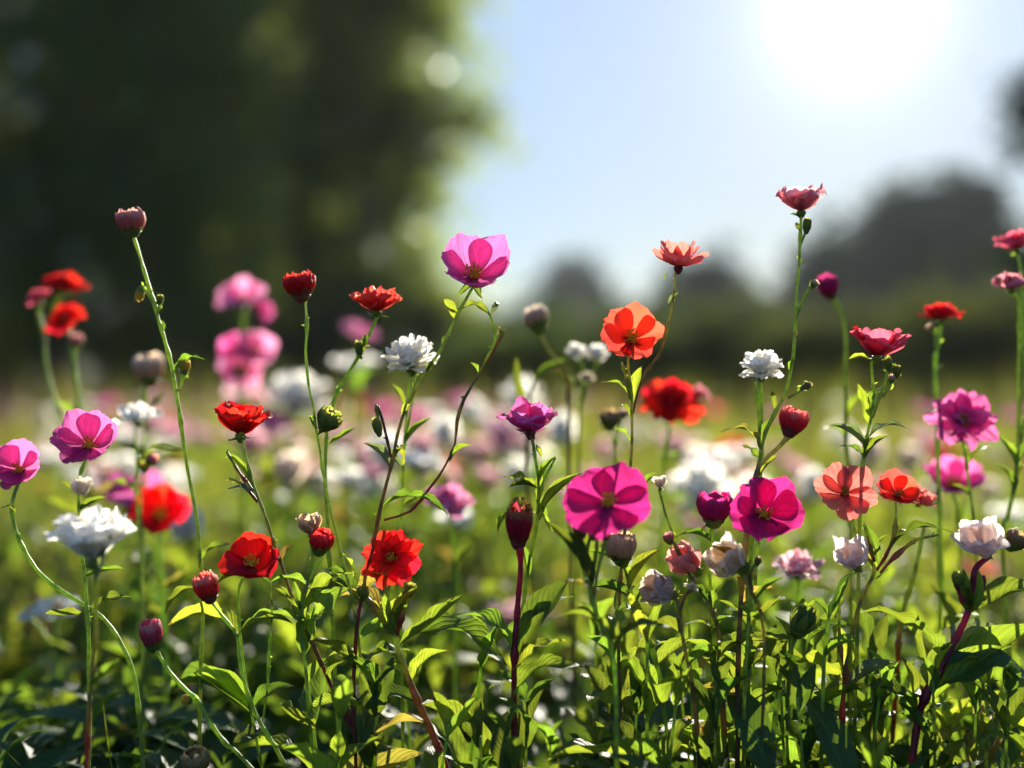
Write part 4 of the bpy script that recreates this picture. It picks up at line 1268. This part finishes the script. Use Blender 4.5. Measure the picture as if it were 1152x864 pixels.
plant('pink_flower', 'upper crimson pink bloom cut by the right picture edge', 'flower', .83,
      [[(1146, 290), (1150, 320), (1152, 380), (1156, 480), (1160, 600)]], flowers=[(0, 'frilly', 'pink_red', (1142, 271), 54, (-.2, -.1, 1), {'seed': 6, 'stamens': False})], r=(2.2, 2), seed=33)
plant('pink_flower', 'lower dusky rose pom-pom bloom on a green stem at the right picture edge', 'flower', .80,
      [[(1146, 338), (1147, 380), (1146, 430), (1146, 480), (1142, 540), (1134, 580), (1128, 600), (1132, 700)], [(1152, 470), (1147, 500)]],
      flowers=[(0, 'ruffle', 'rose', (1138, 315), 52, (-.05, -.15, 1), {'seed': 7, 'stamens': False, 'sink': .5})], r=(3.0, 2.6), seed=34,
      leaves=[(1144, 530, 1122, 490, 12), (1145, 520, 1160, 500, 10), (1143, 545, 1152, 520, 10, {'m': 'leaf_bright'}), (1138, 560, 1120, 520, 12)])

plant('pink_flower', 'soft pink many-petalled flower with a yellow eye, upper of the right-hand pair', 'flower', .80,
      [[(1085, 505), (1088, 530), (1092, 560), (1096, 600), (1100, 680)]], flowers=[(0, 'double', 'magenta', (1083, 472), 88, (.03, -.78, .60), {'seed': 26, 'sink': .25})], r=(2, 1.8), seed=35,
      leaves=[(1090, 530, 1112, 500, 12), (1093, 560, 1070, 545, 12)])
plant('pink_flower', 'soft pink flower turned half away, lower of the right-hand pair', 'flower', .87,
      [[(1075, 566), (1078, 590), (1080, 640), (1084, 720)]], flowers=[(0, 'bowl', 'magenta', (1073, 539), 74, (-.1, -.55, .75), {'seed': 13, 'sink': .4})], r=(2.4, 2), seed=36, leaves=[(1077, 590, 1085, 562, 9, {'m': 'leaf_dark'})])

plant('red_flower', 'pale coral striped flower beside a darker orange red flower on one branching stem', 'flower', .72,
      [[(958, 585), (962, 600), (972, 620), (984, 640), (974, 664), (964, 690), (956, 730), (950, 770), (947, 810), (944, 864)],
       [(1008, 580), (1006, 600), (998, 622), (986, 642)], [(1055, 602), (1030, 608), (1008, 625), (990, 645)], [(944, 664), (944, 700), (946, 740), (950, 765)], [(972, 590), (978, 610), (984, 632)]],
      flowers=[(0, 'striped', 'coral', (951, 553), 80, (-.05, -.74, .66), {'seed': 5, 'sink': .28, 'stmat': 'stamens_dark', 'strad': .16}), (1, 'bowl', 'orange_red', (1011, 553), 60, (.05, -.66, .74), {'seed': 9, 'sink': .35, 'stmat': 'stamens_dark'}),
               (None, 'wilted', 'coral', (1040, 561), 40, (.5, -.3, .6), {'dd': .06, 'stamens': False})],
      leaves=[(1000, 622, 1072, 595, 15, {'v': 2, 'm': 'leaf_dark'}), (980, 640, 965, 600, 10, {'m': 'leaf_bright'}), (985, 632, 1000, 600, 10, {'m': 'leaf_bright'}), (975, 656, 1000, 640, 9), (988, 636, 972, 586, 9),
              (966, 690, 1045, 745, 30, {'v': 2, 'm': 'leaf'}), (960, 705, 900, 735, 24, {'v': 2}), (950, 765, 880, 745, 28, {'m': 'leaf_bright', 'v': 4}), (948, 780, 1010, 745, 26, {'m': 'leaf_grey'}), (947, 800, 890, 808, 24, {'m': 'leaf_dark'}), (950, 760, 935, 700, 22, {'m': 'leaf_bright'})],
      mat='stem_red', r=(3.3, 2.0), seed=37)

plant('flower_bud', 'dark magenta tulip-shaped bud left of the magenta cup', 'flower', .715,
      [[(801, 592), (800, 610), (798, 640), (802, 690), (806, 760), (812, 850)]],
      buds=[(0, 'bud_magenta', (804, 568), 37, 1.15, (.05, -.1, 1), {'open': -.1, 'cover': .12, 'frill': .07, 'n': 7})],
      leaves=[(801, 590, 789, 600, 5, {'m': 'leaf_dark'}), (801, 590, 796, 604, 4, {'m': 'leaf_dark'}), (800, 610, 770, 600, 8), (804, 720, 840, 690, 22), (805, 740, 770, 720, 20)], r=(2.6, 2.2), seed=38)

plant('pink_flower', 'deep magenta cup with folded petals and a yellow eye, right of the tulip-shaped bud', 'flower', .70,
      [[(852, 618), (846, 650), (842, 700), (838, 780), (836, 850)]],
      flowers=[(0, 'open', 'deep_magenta', (860, 577), 88, (-.05, -.90, .40), {'seed': 30, 'sink': .2, 'strad': .2, 'nst': 24}), (None, 'wilted', 'pink_red', (838, 648), 34, (.2, -.4, .5), {'dd': .05, 'stamens': False})],
      leaves=[(845, 660, 812, 640, 14), (842, 700, 880, 670, 20)], r=(2.3, 2), seed=39)

plant('faded_flower', 'round tan papery bud under the right side of the soft magenta flower', 'flower', .715,
      [[(702, 634), (708, 660), (716, 690), (730, 720), (744, 770), (752, 850)]], buds=[(0, 'tan', (698, 613), 36, 1.05, (-.1, -.1, 1), {'open': -.05, 'cover': .16, 'n': 6})],
      leaves=[(706, 652, 684, 624, 11, {'m': 'leaf_bright'}), (708, 664, 742, 618, 26, {'v': 1, 'm': 'leaf_bright'}), (712, 676, 660, 660, 16, {'m': 'leaf_dark'}), (718, 690, 690, 690, 14), (716, 680, 740, 650, 16), (736, 750, 780, 720, 20)], r=(2.9, 2.5), seed=40)

plant('faded_flower', 'dusty rose drooping papery flower between the tan bud and the cream faded flower', 'flower', .71,
      [[(780, 652), (790, 668), (800, 684), (808, 710), (810, 760), (816, 830)], [(754, 606), (762, 618), (772, 640), (790, 668)]],
      flowers=[(0, 'faded', 'dusty_rose', (772, 630), 48, (-.6, -.35, .62), {'seed': 2, 'stamens': False, 'sepal': .3, 'sink': .5})],
      buds=[(1, 'bud_pink_white', (752, 604), 13, 1.1, (-.3, 0, 1), {})],
      leaves=[(800, 684, 770, 655, 12, {'m': 'leaf_dark'}), (804, 690, 812, 650, 10), (808, 720, 770, 700, 20), (809, 740, 850, 715, 24)], mat='stem_brown', r=(2.9, 2.4), seed=41)

plant('faded_flower', 'taupe greyish papery flower, lowest of the faded ones in the middle', 'flower', .70,
      [[(762, 676), (766, 700), (772, 740), (780, 780), (786, 850)], [(780, 660), (770, 672), (764, 690)]],
      flowers=[(0, 'faded', 'taupe', (743, 664), 50, (-.8, -.4, .35), {'seed': 8, 'stamens': False, 'sepal': .3}), (1, 'loose', 'cream', (779, 660), 20, (.4, -.2, .9), {'stamens': False})],
      leaves=[(768, 715, 735, 700, 16), (774, 750, 815, 730, 22)], mat='stem_brown', r=(2.6, 2.3), seed=42)

plant('faded_flower', 'cream papery flower hanging below the dark magenta tulip-shaped bud', 'flower', .695,
      [[(838, 650), (846, 668), (856, 690), (860, 740), (856, 850)], [(852, 632), (844, 646), (846, 668)]],
      flowers=[(0, 'faded', 'cream', (822, 629), 58, (-.75, -.35, .45), {'seed': 11, 'stamens': False, 'sepal': .3})],
      buds=[(1, 'bud_seed', (853, 630), 8, 1.4, (.2, 0, 1), {})], leaves=[(850, 676, 880, 650, 14), (858, 700, 830, 680, 14)], mat='stem_brown', r=(2.2, 2.0), seed=43)

plant('faded_flower', 'round closed blush white flower below the pale coral striped flower', 'flower', .71,
      [[(948, 652), (940, 670), (932, 700), (926, 760), (924, 850)]], flowers=[(0, 'wilted', 'blush_white', (958, 626), 56, (-.45, -.45, .7), {'seed': 14, 'stamens': False, 'sepal': .35, 'sink': .5})],
      leaves=[(936, 690, 955, 650, 11), (932, 700, 908, 670, 12), (928, 740, 970, 720, 22)], r=(2.6, 2.2), seed=44)

plant('pink_flower', 'soft pale pink flower seen side on below the magenta cup at right', 'flower', .80,
      [[(898, 654), (896, 680), (892, 730), (892, 820)]], flowers=[(0, 'loose', 'pale_pink', (898, 636), 66, (0, -.3, 1), {'seed': 16, 'stamens': False})], r=(2.2, 2), seed=45, leaves=[(895, 690, 870, 670, 14)])

plant('flower_bud', 'closed dark green bud among leaves below the soft pale pink flower', 'flower', .715,
      [[(898, 714), (890, 730), (880, 750), (872, 800), (870, 860)]], buds=[(0, 'leaf', (905, 695), 30, 1.4, (.4, -.2, 1), {'cover': .7, 'open': .3, 'frill': .0, 'n': 6})], r=(2.2, 2), seed=46,
      leaves=[(892, 728, 918, 672, 12, {'m': 'leaf_bright'}), (886, 740, 870, 690, 14), (880, 750, 845, 710, 20)])

plant('faded_flower', 'translucent greyish white faded flower on a thick red leaning stem at far right', 'flower', .71,
      [[(1098, 640), (1094, 665), (1088, 690), (1074, 722), (1058, 752), (1040, 785), (1028, 840)], [(1076, 655), (1084, 675), (1090, 690)], [(1104, 650), (1098, 670), (1090, 688)]],
      flowers=[(0, 'wilted', 'blush_white', (1104, 610), 74, (-.5, -.5, .65), {'seed': 19, 'stamens': False, 'sepal': .3, 'sink': .45})],
      buds=[(1, 'bud_green', (1078, 650), 14, 1.5, (-.2, 0, 1), {}), (2, 'bud_yellow', (1106, 672), 8, 1.1, (.5, 0, .8), {}), (None, 'bud_seed', (1144, 606), 26, 1.0, (.5, -.2, .7), {})],
      leaves=[(1094, 690, 1172, 660, 32, {'v': 1, 'm': 'leaf'}), (1092, 688, 1084, 640, 12, {'m': 'leaf_bright'}), (1090, 690, 1100, 640, 12, {'m': 'leaf_bright'}), (1090, 688, 1072, 650, 9), (1060, 748, 1000, 700, 28, {'v': 2}), (1052, 765, 1110, 740, 24, {'m': 'leaf_bright'}),
              (1042, 784, 1172, 762, 44, {'v': 2, 'm': 'leaf_dark'}), (1036, 800, 1170, 705, 34, {'v': 1, 'm': 'leaf_bright', 'dd': .03}), (1034, 810, 975, 770, 30, {'m': 'leaf_dark'}), (1056, 756, 1120, 705, 20, {'m': 'leaf_grey', 'dd': .04})],
      mat='stem_crimson', r=(5.0, 4.4), seed=47)

plant('grass_stem', 'bare dark red stem rising behind the coral and orange red flower pair', 'flower stem', .78,
      [[(1040, 590), (1030, 640), (1018, 680), (1012, 710), (1008, 780)], [(1030, 712), (1042, 730), (1058, 745)]], mat='stem_red', r=(3.2, 2.8), seed=48)

plant('pink_flower', 'soft pale pink double flower behind the ruffled red flower and the thistle-like head', 'flower', .90,
      [[(508, 588), (510, 620), (512, 690), (512, 780)]], flowers=[(0, 'loose', 'pink', (505, 562), 70, (.1, -.45, .9), {'seed': 17, 'stamens': False})], r=(2.4, 2), seed=49, leaves=[(511, 640, 535, 610, 14), (512, 680, 480, 655, 16)])

plant('seed_pod', 'thin pale stem with a tiny cream seed head between the two large magenta flowers', 'flower', .73,
      [[(742, 552), (748, 575), (756, 600), (766, 630), (774, 690), (778, 780)]], flowers=[(0, 'wilted', 'cream', (743, 543), 24, (0, -.1, 1), {'stamens': False, 'seed': 2})], r=(1.9, 1.6), seed=50, leaves=[(758, 606, 800, 605, 9, {'m': 'leaf_dark'})])

plant('flower_bud', 'blurred tan drooping bud with a white tip below the gap of sky', 'flower', .88,
      [[(606, 368), (612, 385), (622, 400), (634, 418), (640, 440), (640, 520), (642, 620)], [(640, 415), (610, 420), (598, 440), (594, 480), (592, 540), (600, 600)]],
      buds=[(0, 'bud_cream', (603, 356), 28, 1.2, (-.3, -.1, 1), {})], mat='stem_brown', r=(2.4, 2.0), seed=51,
      leaves=[(600, 432, 640, 405, 8), (636, 420, 655, 440, 8, {'m': 'leaf_grey'}), (594, 460, 580, 400, 9)])

plant('white_flower', 'cluster of small blurred white round flowers left of the orange red flower', 'flower', .90,
      [[(655, 408), (655, 430), (652, 480), (650, 560)], [(672, 408), (664, 428), (655, 450)], [(660, 432), (655, 450)]],
      flowers=[(0, 'dome', 'white', (648, 394), 28, UP, {'stamens': False, 'seed': 1}), (1, 'dome', 'white', (672, 396), 30, UP, {'stamens': False, 'seed': 2}), (2, 'dome', 'cream', (660, 424), 20, UP, {'stamens': False, 'seed': 3})], r=(1.9, 1.6), seed=52)

plant('flower_bud', 'blurred brown dry seed head left of the orange red flower stem', 'flower', .86,
      [[(688, 480), (692, 520), (694, 600)], [(700, 470), (694, 490), (691, 505)]], buds=[(0, 'bud_seed', (686, 470), 24, 1.0, UP, {}), (1, 'bud_cream', (702, 464), 11, 1.2, UP, {})], r=(1.9, 1.6), seed=53)

plant('leaf_spray', 'curling thin pale spray of small pods right of the upper pink cup', 'plant', .82,
      [[(205, 505), (180, 500), (160, 512), (152, 540), (156, 600), (160, 700)], [(160, 520), (162, 532)], [(176, 512), (168, 520), (160, 522)]],
      buds=[(1, 'bud_yellow', (163, 524), 12, 1.0, UP, {}), (2, 'dusty_rose', (172, 516), 13, 1.2, (.7, 0, .6), {})], leaves=[(170, 503, 210, 506, 9, {'m': 'leaf_grey'})], r=(1.6, 1.2), seed=54)
# ------------------------------------------------------------------ meadow: undergrowth, grass, far bloom (nobody could count them)


def stuff(name, me):
    o = link(name, me)
    o['kind'] = 'stuff'
    return o


def blades(seed, n, y0, y1, hmin, hmax, width, spread=0.62, power=1.0, lean=0.5, flat=0.0):
    """n grass blades between the distances y0 and y1, inside the view and a margin"""
    g = np.random.default_rng(seed)
    y = y0 * (y1 / y0) ** (g.random(n) ** power)
    x = (g.random(n) * 2 - 1) * (y * spread + 0.15)
    h = hmin + (hmax - hmin) * g.random(n) ** 1.4
    a = g.random(n) * 6.283
    d = np.stack([np.cos(a), np.sin(a), np.zeros(n)], 1)
    wd = np.stack([-np.sin(a), np.cos(a), np.zeros(n)], 1) * (width * (0.6 + 0.8 * g.random(n)) * np.sqrt(np.maximum(1, y)))[:, None]
    ln = (h * lean * g.random(n))[:, None]
    p0 = np.stack([x, y, np.full(n, -0.015)], 1)
    up = np.array([0, 0, 1.0])
    p1 = p0 + up * (h * 0.5)[:, None] + d * ln * 0.3
    p2 = p0 + up * (h * (0.86 + 0.1 * g.random(n)))[:, None] + d * ln
    v = np.stack([p0 - wd * .6, p0 + wd * .6, p1 + wd, p1 - wd, p2], 1).reshape(-1, 3)
    i = np.arange(n)[:, None] * 5
    f4 = (i + [[0, 1, 2, 3]]).tolist()
    f3 = (i + [[3, 2, 4]]).tolist()
    uv = np.tile(np.array([[0, 0], [1, 0], [1, .5], [0, .5], [.5, 1.]]), (n, 1))
    return v, f4 + f3, uv


def blade_mesh(name, mats, seed, *a, **k):
    v, f, uv = blades(seed, *a, **k)
    me = bpy.data.meshes.new(name)
    me.from_pydata(v.tolist(), [], f)
    for m in mats:
        me.materials.append(MAT[m])
    n = len(f) // 2
    g = np.random.default_rng(seed + 1)
    mi = g.integers(0, len(mats), n)
    me.polygons.foreach_set('material_index', np.concatenate([mi, mi]).astype(np.int32))
    me.update()
    return me


simple_mat('grass_green', (0.028, 0.050, 0.012), (0.055, 0.080, 0.018), 3, 0.7, (0.32, 0.37, 0.03), 0.45, spec=0.12, jit=0)
simple_mat('grass_fresh', (0.060, 0.095, 0.016), (0.095, 0.120, 0.022), 3, 0.65, (0.48, 0.52, 0.04), 0.5, spec=0.15, jit=0)
simple_mat('grass_straw', (0.12, 0.085, 0.04), (0.20, 0.14, 0.07), 3, 0.8, (0.32, 0.23, 0.09), 0.3, spec=0.1, jit=0)
simple_mat('grass_rust', (0.09, 0.04, 0.025), (0.15, 0.07, 0.045), 3, 0.8, (0.24, 0.11, 0.06), 0.3, spec=0.1, jit=0)

stuff('meadow_grass', blade_mesh('meadow_grass', ['grass_green', 'grass_fresh', 'grass_green', 'grass_straw'], 3, 16000, 1.25, 7.0, 0.10, 0.34, 0.0032))
stuff('meadow_grass', blade_mesh('meadow_grass', ['grass_green', 'grass_straw', 'grass_fresh'], 9, 420, 0.66, 1.3, 0.10, 0.30, 0.0011, lean=0.8))
stuff('tall_grass', blade_mesh('tall_grass', ['grass_green', 'grass_green', 'grass_straw', 'grass_fresh'], 14, 2600, 3.5, 8.6, 0.18, 0.66, 0.0028, 0.6, lean=0.6))
stuff('far_meadow', blade_mesh('far_meadow', ['grass_green', 'grass_straw', 'grass_green', 'grass_rust', 'grass_green'], 4, 26000, 5.0, 38.0, 0.12, 0.36, 0.0042, 0.60))


def leafbed(seed, n, y0, y1, z0, z1, size, dens=1.0):
    """low leaf mat: every leaf a pointed blade of four faces"""
    g = np.random.default_rng(seed)
    y = y0 + (y1 - y0) * g.random(n) ** dens
    x = (g.random(n) * 2 - 1) * (y * 0.56 + 0.12)
    hump = 0.75 + 0.25 * np.sin(x * 9 + y * 5) * np.sin(y * 8 - x * 4)
    z = z0 + (z1 - z0) * g.random(n) ** 0.75 * hump
    a = g.random(n) * 6.283
    el = -0.5 + 1.5 * g.random(n)
    t = np.stack([np.cos(a) * np.cos(el), np.sin(a) * np.cos(el), np.sin(el)], 1)
    b = np.stack([-np.sin(a), np.cos(a), (g.random(n) - .5) * .9], 1)
    b /= np.linalg.norm(b, axis=1)[:, None]
    nn = np.cross(t, b)
    L = (size * (0.55 + 0.9 * g.random(n)))[:, None]
    c = np.stack([x, y, z], 1)
    w = L * 0.17
    dr = nn * L * (0.10 + 0.16 * g.random((n, 1)))
    rows = []
    for v, ww, up in ((0.0, 0.08, 0), (0.28, 0.85, 0.75), (0.55, 1.0, 0.95), (0.8, 0.62, 0.6), (1.0, 0.02, -0.1)):
        m = c + t * L * v + dr * up
        fold = nn * w * ww * 0.35
        rows.append(np.stack([m - b * w * ww + fold, m, m + b * w * ww + fold], 1))
    V = np.stack(rows, 1).reshape(-1, 3)
    f = []
    i = np.arange(n)[:, None] * 15
    for r in range(4):
        for q in range(2):
            o = r * 3 + q
            f.append(i + [[o, o + 1, o + 4, o + 3]])
    uv = np.tile(np.array([[q / 2, r / 4] for r in range(5) for q in range(3)]), (n, 1))
    return V, np.concatenate(f), uv


for nm, mt, sd, n, y0, y1, z0, z1, sz in (
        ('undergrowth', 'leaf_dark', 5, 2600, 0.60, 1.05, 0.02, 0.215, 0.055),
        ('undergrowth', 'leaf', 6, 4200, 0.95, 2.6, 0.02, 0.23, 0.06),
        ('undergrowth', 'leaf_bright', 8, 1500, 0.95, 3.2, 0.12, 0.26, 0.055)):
    V, F, UV = leafbed(sd, n, y0, y1, z0, z1, sz)
    me = np_mesh(nm, V, F, mt, UV)
    me.polygons.foreach_set('use_smooth', [True] * len(me.polygons))
    stuff(nm, me)

# ------------------------------------------------------------------ leafy shoots rising from the undergrowth
SHOOTS = []


def make_shoot(seed, mat, h, n, lf):
    r = random.Random(seed)
    root = thing('leafy_shoot', '', 'leafy plant', Vector((0, 0, 0)))
    mb = MB()
    lean = Vector((r.uniform(-.12, .12), r.uniform(-.08, .08), 1)) * h
    path = spline([Vector((0, 0, -0.01)), lean * 0.5 + Vector((r.uniform(-.01, .01), 0, 0)), lean], 30)
    tube(mb, path, 0.0016, 0.0009, 7, 0.3)
    link('stem', mb.mesh('stem', [r.choice(['stem_green', 'stem_red', 'stem_brown'])]), root)
    tw = r.uniform(0, 3)
    for k in range(n):
        f = 0.36 + 0.62 * k / (n - 1)
        p = path[min(len(path) - 1, int(f * (len(path) - 1)))]
        tw += 1.57 + r.uniform(-.35, .35)
        for q in range(2):
            a = tw + 3.1416 * q + r.uniform(-.3, .3)
            L = lf * r.uniform(.75, 1.2) * (1.0 - 0.45 * max(0, f - 0.6) / 0.4)
            el = r.uniform(.15, .7) + 0.7 * max(0, f - 0.7) / 0.3
            tip = p + Vector((math.cos(a) * math.cos(el), math.sin(a) * math.cos(el), math.sin(el))) * L
            link('leaf', leaf_mesh(r.randrange(6), mat), root, leaf_matrix(p, tip, L * r.uniform(.24, .33), r.uniform(-.5, .5)))
    return root


protos = [make_shoot(200 + i, ['leaf', 'leaf', 'leaf_dark', 'leaf', 'leaf_bright', 'leaf_dark'][i], 0.27, [5, 6, 6, 5, 5, 7][i], [.066, .058, .072, .074, .062, .064][i]) for i in range(6)]
used = set()


def shoot(px, py, D, k, label, group, rz=None):
    """a shoot whose tip stands at the photograph pixel px, py"""
    z = P(px, py, D).z
    o = protos[k] if k not in used else copy_tree(protos[k])
    used.add(k)
    o.location = (P(px, py, D).x, D, 0)
    o.rotation_euler = (0, 0, rng.uniform(0, 6.28) if rz is None else rz)
    f = z / 0.285
    o.scale = (f ** 0.5, f ** 0.5, f) if f < 1 else (f, f, f)
    o['label'] = label
    o['group'] = group
    return o


FRONT = [
    (500, 700, .745, 0, 'leafy shoot with upright tip leaves right of the thick dark red stem'),
    (395, 688, .735, 3, 'leafy shoot with one broad ribbed leaf left of the ruffled red flower stem'),
    (655, 690, .76, 1, 'leafy shoot between the crimson thistle stem and the soft magenta flower stem'),
    (720, 668, .72, 4, 'bright yellow green leaf shoot below the round tan bud'),
    (880, 690, .73, 0, 'leafy shoot beside the closed green bud below the pale pink flower'),
    (1010, 706, .74, 2, 'broad leafy shoot below the red and coral flower pair'),
    (1120, 690, .80, 3, 'leafy shoot behind the thick red stem of the greyish faded flower'),
    (585, 752, .72, 5, 'low leafy shoot at the foot of the crimson thistle stem'),
    (820, 742, .75, 1, 'leafy shoot under the cream faded flower'),
    (930, 760, .70, 2, 'dark leafy shoot low beside the stem of the blush white faded flower'),
    (1060, 790, .70, 5, 'dark leafy shoot low at the thick red leaning stem'),
    (700, 770, .70, 2, 'dark leafy shoot low beneath the taupe faded flower'),
    (450, 790, .70, 0, 'low leafy shoot with pale rimmed leaves beside the thick dark red stem'),
]
for a in FRONT:
    shoot(*a, 'leafy shoots among the flower stems in front')
r2 = random.Random(41)
for i in range(44):
    px = r2.uniform(330, 1190) if i % 2 else r2.uniform(560, 1180)
    D_ = r2.uniform(0.66, 0.80)
    shoot(px, r2.uniform(715, 830), D_, r2.choice([0, 1, 3, 5, 2, 4]), 'short dark leafy shoot low in the shaded undergrowth at the bottom edge', 'short shoots in the dark undergrowth')
for i in range(40):
    D_ = r2.uniform(0.95, 1.7)
    px = r2.uniform(-60, 1210)
    shoot(px, r2.uniform(615, 720) if D_ < 1.3 else r2.uniform(560, 640), D_, r2.choice([0, 1, 3, 4, 4]), 'blurred leafy shoot among the grass behind the sharp flowers', 'blurred shoots behind the flowers')

# ------------------------------------------------------------------ blurred flowers of the meadow behind


def make_bloom(seed, kind, colr, h, size, ax=(0, -.3, 1)):
    r = random.Random(seed)
    root = thing('meadow_flower', '', 'flower', Vector((0, 0, 0)))
    top = Vector((r.uniform(-.04, .04), r.uniform(-.03, .03), h))
    mb = MB()
    tube(mb, spline([Vector((0, 0, -.01)), top * .5 + Vector((r.uniform(-.015, .015), 0, 0)), top], 14), .0016, .0011, 5)
    link('stem', mb.mesh('stem', ['stem_green']), root)
    pet, rad, hi = flower_meshes(kind, seed, True)
    m = MB()
    for p in pet:
        m.add(p)
    fh = link('flower_head', m.mesh('flower_head', [colr]), root, Matrix.Translation(top) @ axis_matrix(ax) @ Matrix.Scale(size / 2 / rad, 4))
    link('calyx', calyx(r).mesh('calyx', ['calyx']), fh)
    for k in range(4):
        p = top * r.uniform(.35, .85)
        a = r.uniform(0, 6.28)
        L = r.uniform(.03, .05)
        link('leaf', leaf_mesh(r.randrange(6), 'leaf'), root, leaf_matrix(p, p + Vector((math.cos(a), math.sin(a), .6)) * L, L * .3))
    return root


BL = {}
for i, (key, kind, colr, size) in enumerate([
        ('white', 'dome', 'white', .040), ('white', 'loose', 'white', .046), ('pink', 'open', 'pink', .044), ('pink', 'double', 'pale_pink', .046),
        ('magenta', 'cup', 'magenta', .044), ('red', 'ruffle', 'red', .042), ('cream', 'faded', 'cream', .034), ('coral', 'open', 'coral', .042)]):
    BL.setdefault(key, []).append(make_bloom(300 + i, kind, colr, 0.30, size))
bused = set()


def bloom(px, py, D, key, k, label, group, size=1.0):
    o = BL[key][k % len(BL[key])]
    if o.name in bused:
        o = copy_tree(o)
    bused.add(o.name)
    p = P(px, py, D)
    o.location = (p.x, D, 0)
    f = p.z / 0.305
    o.rotation_euler = (0, 0, rng.uniform(-.9, .9))
    o.scale = (size, size, f)
    for ch in o.children:
        if ch.name.startswith('flower_head'):
            ch.scale = (ch.scale[0], ch.scale[1], ch.scale[2] * size / f)
    o['label'] = label
    o['group'] = group
    return o


NAMED = [
    (310, 455, 1.35, 'white', 0, 'big blurred white flower right behind the hanging pink flower spike', 2.0),
    (370, 372, 1.35, 'pink', 0, 'blurred pink flower with white blooms under it, behind the closed red bud', 1.3),
    (392, 410, 1.45, 'white', 1, 'blurred white flower behind the red flower seen edge on', 1.5),
    (215, 598, 1.05, 'white', 0, 'small blurred white flower below the bright red bowl with pink behind it', 1.0),
    (500, 492, 1.30, 'white', 0, 'blurred white flower between the tall pink cup stem and its side stem', 1.0),
    (630, 490, 1.25, 'white', 0, 'blurred white flower just right of the small magenta side-on flower', 1.0),
    (520, 586, 1.15, 'white', 1, 'blurred white flower tucked under the soft pale pink double flower', 1.1),
    (820, 520, 1.25, 'white', 1, 'wide blurred white flower above the dark magenta bud', 1.6),
    (785, 565, 1.20, 'white', 0, 'largest blurred white flower between the two magenta flowers', 1.7),
    (760, 515, 1.25, 'pink', 0, 'blurred pink drooping flower under the big ruffled red flower', 1.0),
    (650, 705, 1.10, 'pink', 1, 'pale peach blurred flower low behind the soft magenta flower stem', 1.6),
    (1085, 640, 1.40, 'coral', 0, 'blurred orange flower behind the greyish faded flower', 1.6),
    (380, 530, 1.30, 'pink', 0, 'blurred pink flower behind the long thin stem of the closed red bud', 1.2),
    (350, 550, 1.40, 'white', 0, 'blurred white flower left of the long thin stem of the closed red bud', 1.0),
    (205, 558, 1.02, 'magenta', 0, 'blurred pink cup directly behind the bright red bowl', 1.5),
    (400, 540, 1.35, 'white', 1, 'blurred white flower right of the long thin stem of the closed red bud', 1.1),
    (455, 520, 1.55, 'pink', 1, 'blurred pale pink flower behind the tall pink cup stem', 1.3),
]
for a in NAMED:
    bloom(a[0], a[1], a[2], a[3], a[4], a[5], 'blurred flowers close behind the sharp ones', a[6])
r3 = random.Random(77)
for i in range(150):
    D_ = 1.35 * (4.2 / 1.35) ** r3.random()
    key = r3.choice(['white', 'white', 'white', 'pink', 'pink', 'pink', 'magenta', 'cream', 'red', 'coral'])
    lim = 0.40 if D_ > 2 else 0.36
    z = r3.uniform(0.27, lim)
    X = r3.uniform(-.47, .47) * 1152 + 576
    if X > 600 and r3.random() < .55:
        continue
    py = 432 + (CAMZ - z) / (K * D_)
    word = {'white': 'white', 'pink': 'pink', 'magenta': 'magenta', 'cream': 'cream', 'red': 'red', 'coral': 'coral'}[key]
    bloom(X, py, D_, key, r3.randrange(2), 'very blurred small ' + word + ' flower far back in the open meadow', 'very blurred ' + word + ' flowers far back', r3.uniform(1.0, 1.5))

for i in range(70):
    D_ = r3.uniform(1.15, 2.1)
    X = r3.uniform(130, 640) if r3.random() < .78 else r3.uniform(640, 1150)
    z = r3.uniform(0.30, 0.425) if X < 640 else r3.uniform(0.28, .37)
    key = r3.choice(['white', 'cream', 'pink', 'pink', 'pink', 'pink', 'cream', 'white'])
    bloom(X, 432 + (CAMZ - z) / (K * D_), D_, key, 1 if key == 'pink' and i % 3 else r3.randrange(2), 'soft round blurred ' + key + ' flower in the drift between the sharp and the far ones',
          'soft ' + key + ' flowers in the middle drift', r3.uniform(.9, 1.5))

# blossom of the far meadow that reads as one mass
g = np.random.default_rng(19)
n = 3000
y = 4.2 * (30 / 4.2) ** g.random(n)
x = (g.random(n) * 2 - 1) * y * 0.6
keep = (x < y * 0.12) | (g.random(n) < 0.22)
x, y = x[keep], y[keep]
n = len(x)
c0 = np.stack([x, y, 0.20 + 0.2 * g.random(n)], 1)
cs, ns, ss = [], [], []
for k in range(5):
    a = 6.283 * k / 5 + g.random(n)
    d = np.stack([np.cos(a), np.sin(a), 0.25 + 0 * a], 1)
    cs.append(c0 + d * 0.014)
    nn = np.stack([-np.cos(a) * .4, -np.sin(a) * .4, np.ones(n)], 1)
    ns.append(nn / np.linalg.norm(nn, axis=1)[:, None])
    ss.append(np.full(n, 0.013) * (0.8 + 0.5 * g.random(n)))
v, f = leaf_cloud(g, np.concatenate(cs), np.concatenate(ns), np.concatenate(ss), 0.8)
me = np_mesh('far_blossom', v, f, 'pale_pink')
for m in ('pink', 'white', 'coral', 'dusty_rose'):
    me.materials.append(MAT[m])
mi = np.tile(g.integers(0, 5, n), 5)
me.polygons.foreach_set('material_index', np.concatenate([mi, mi]).astype(np.int32))
stuff('far_blossom', me)
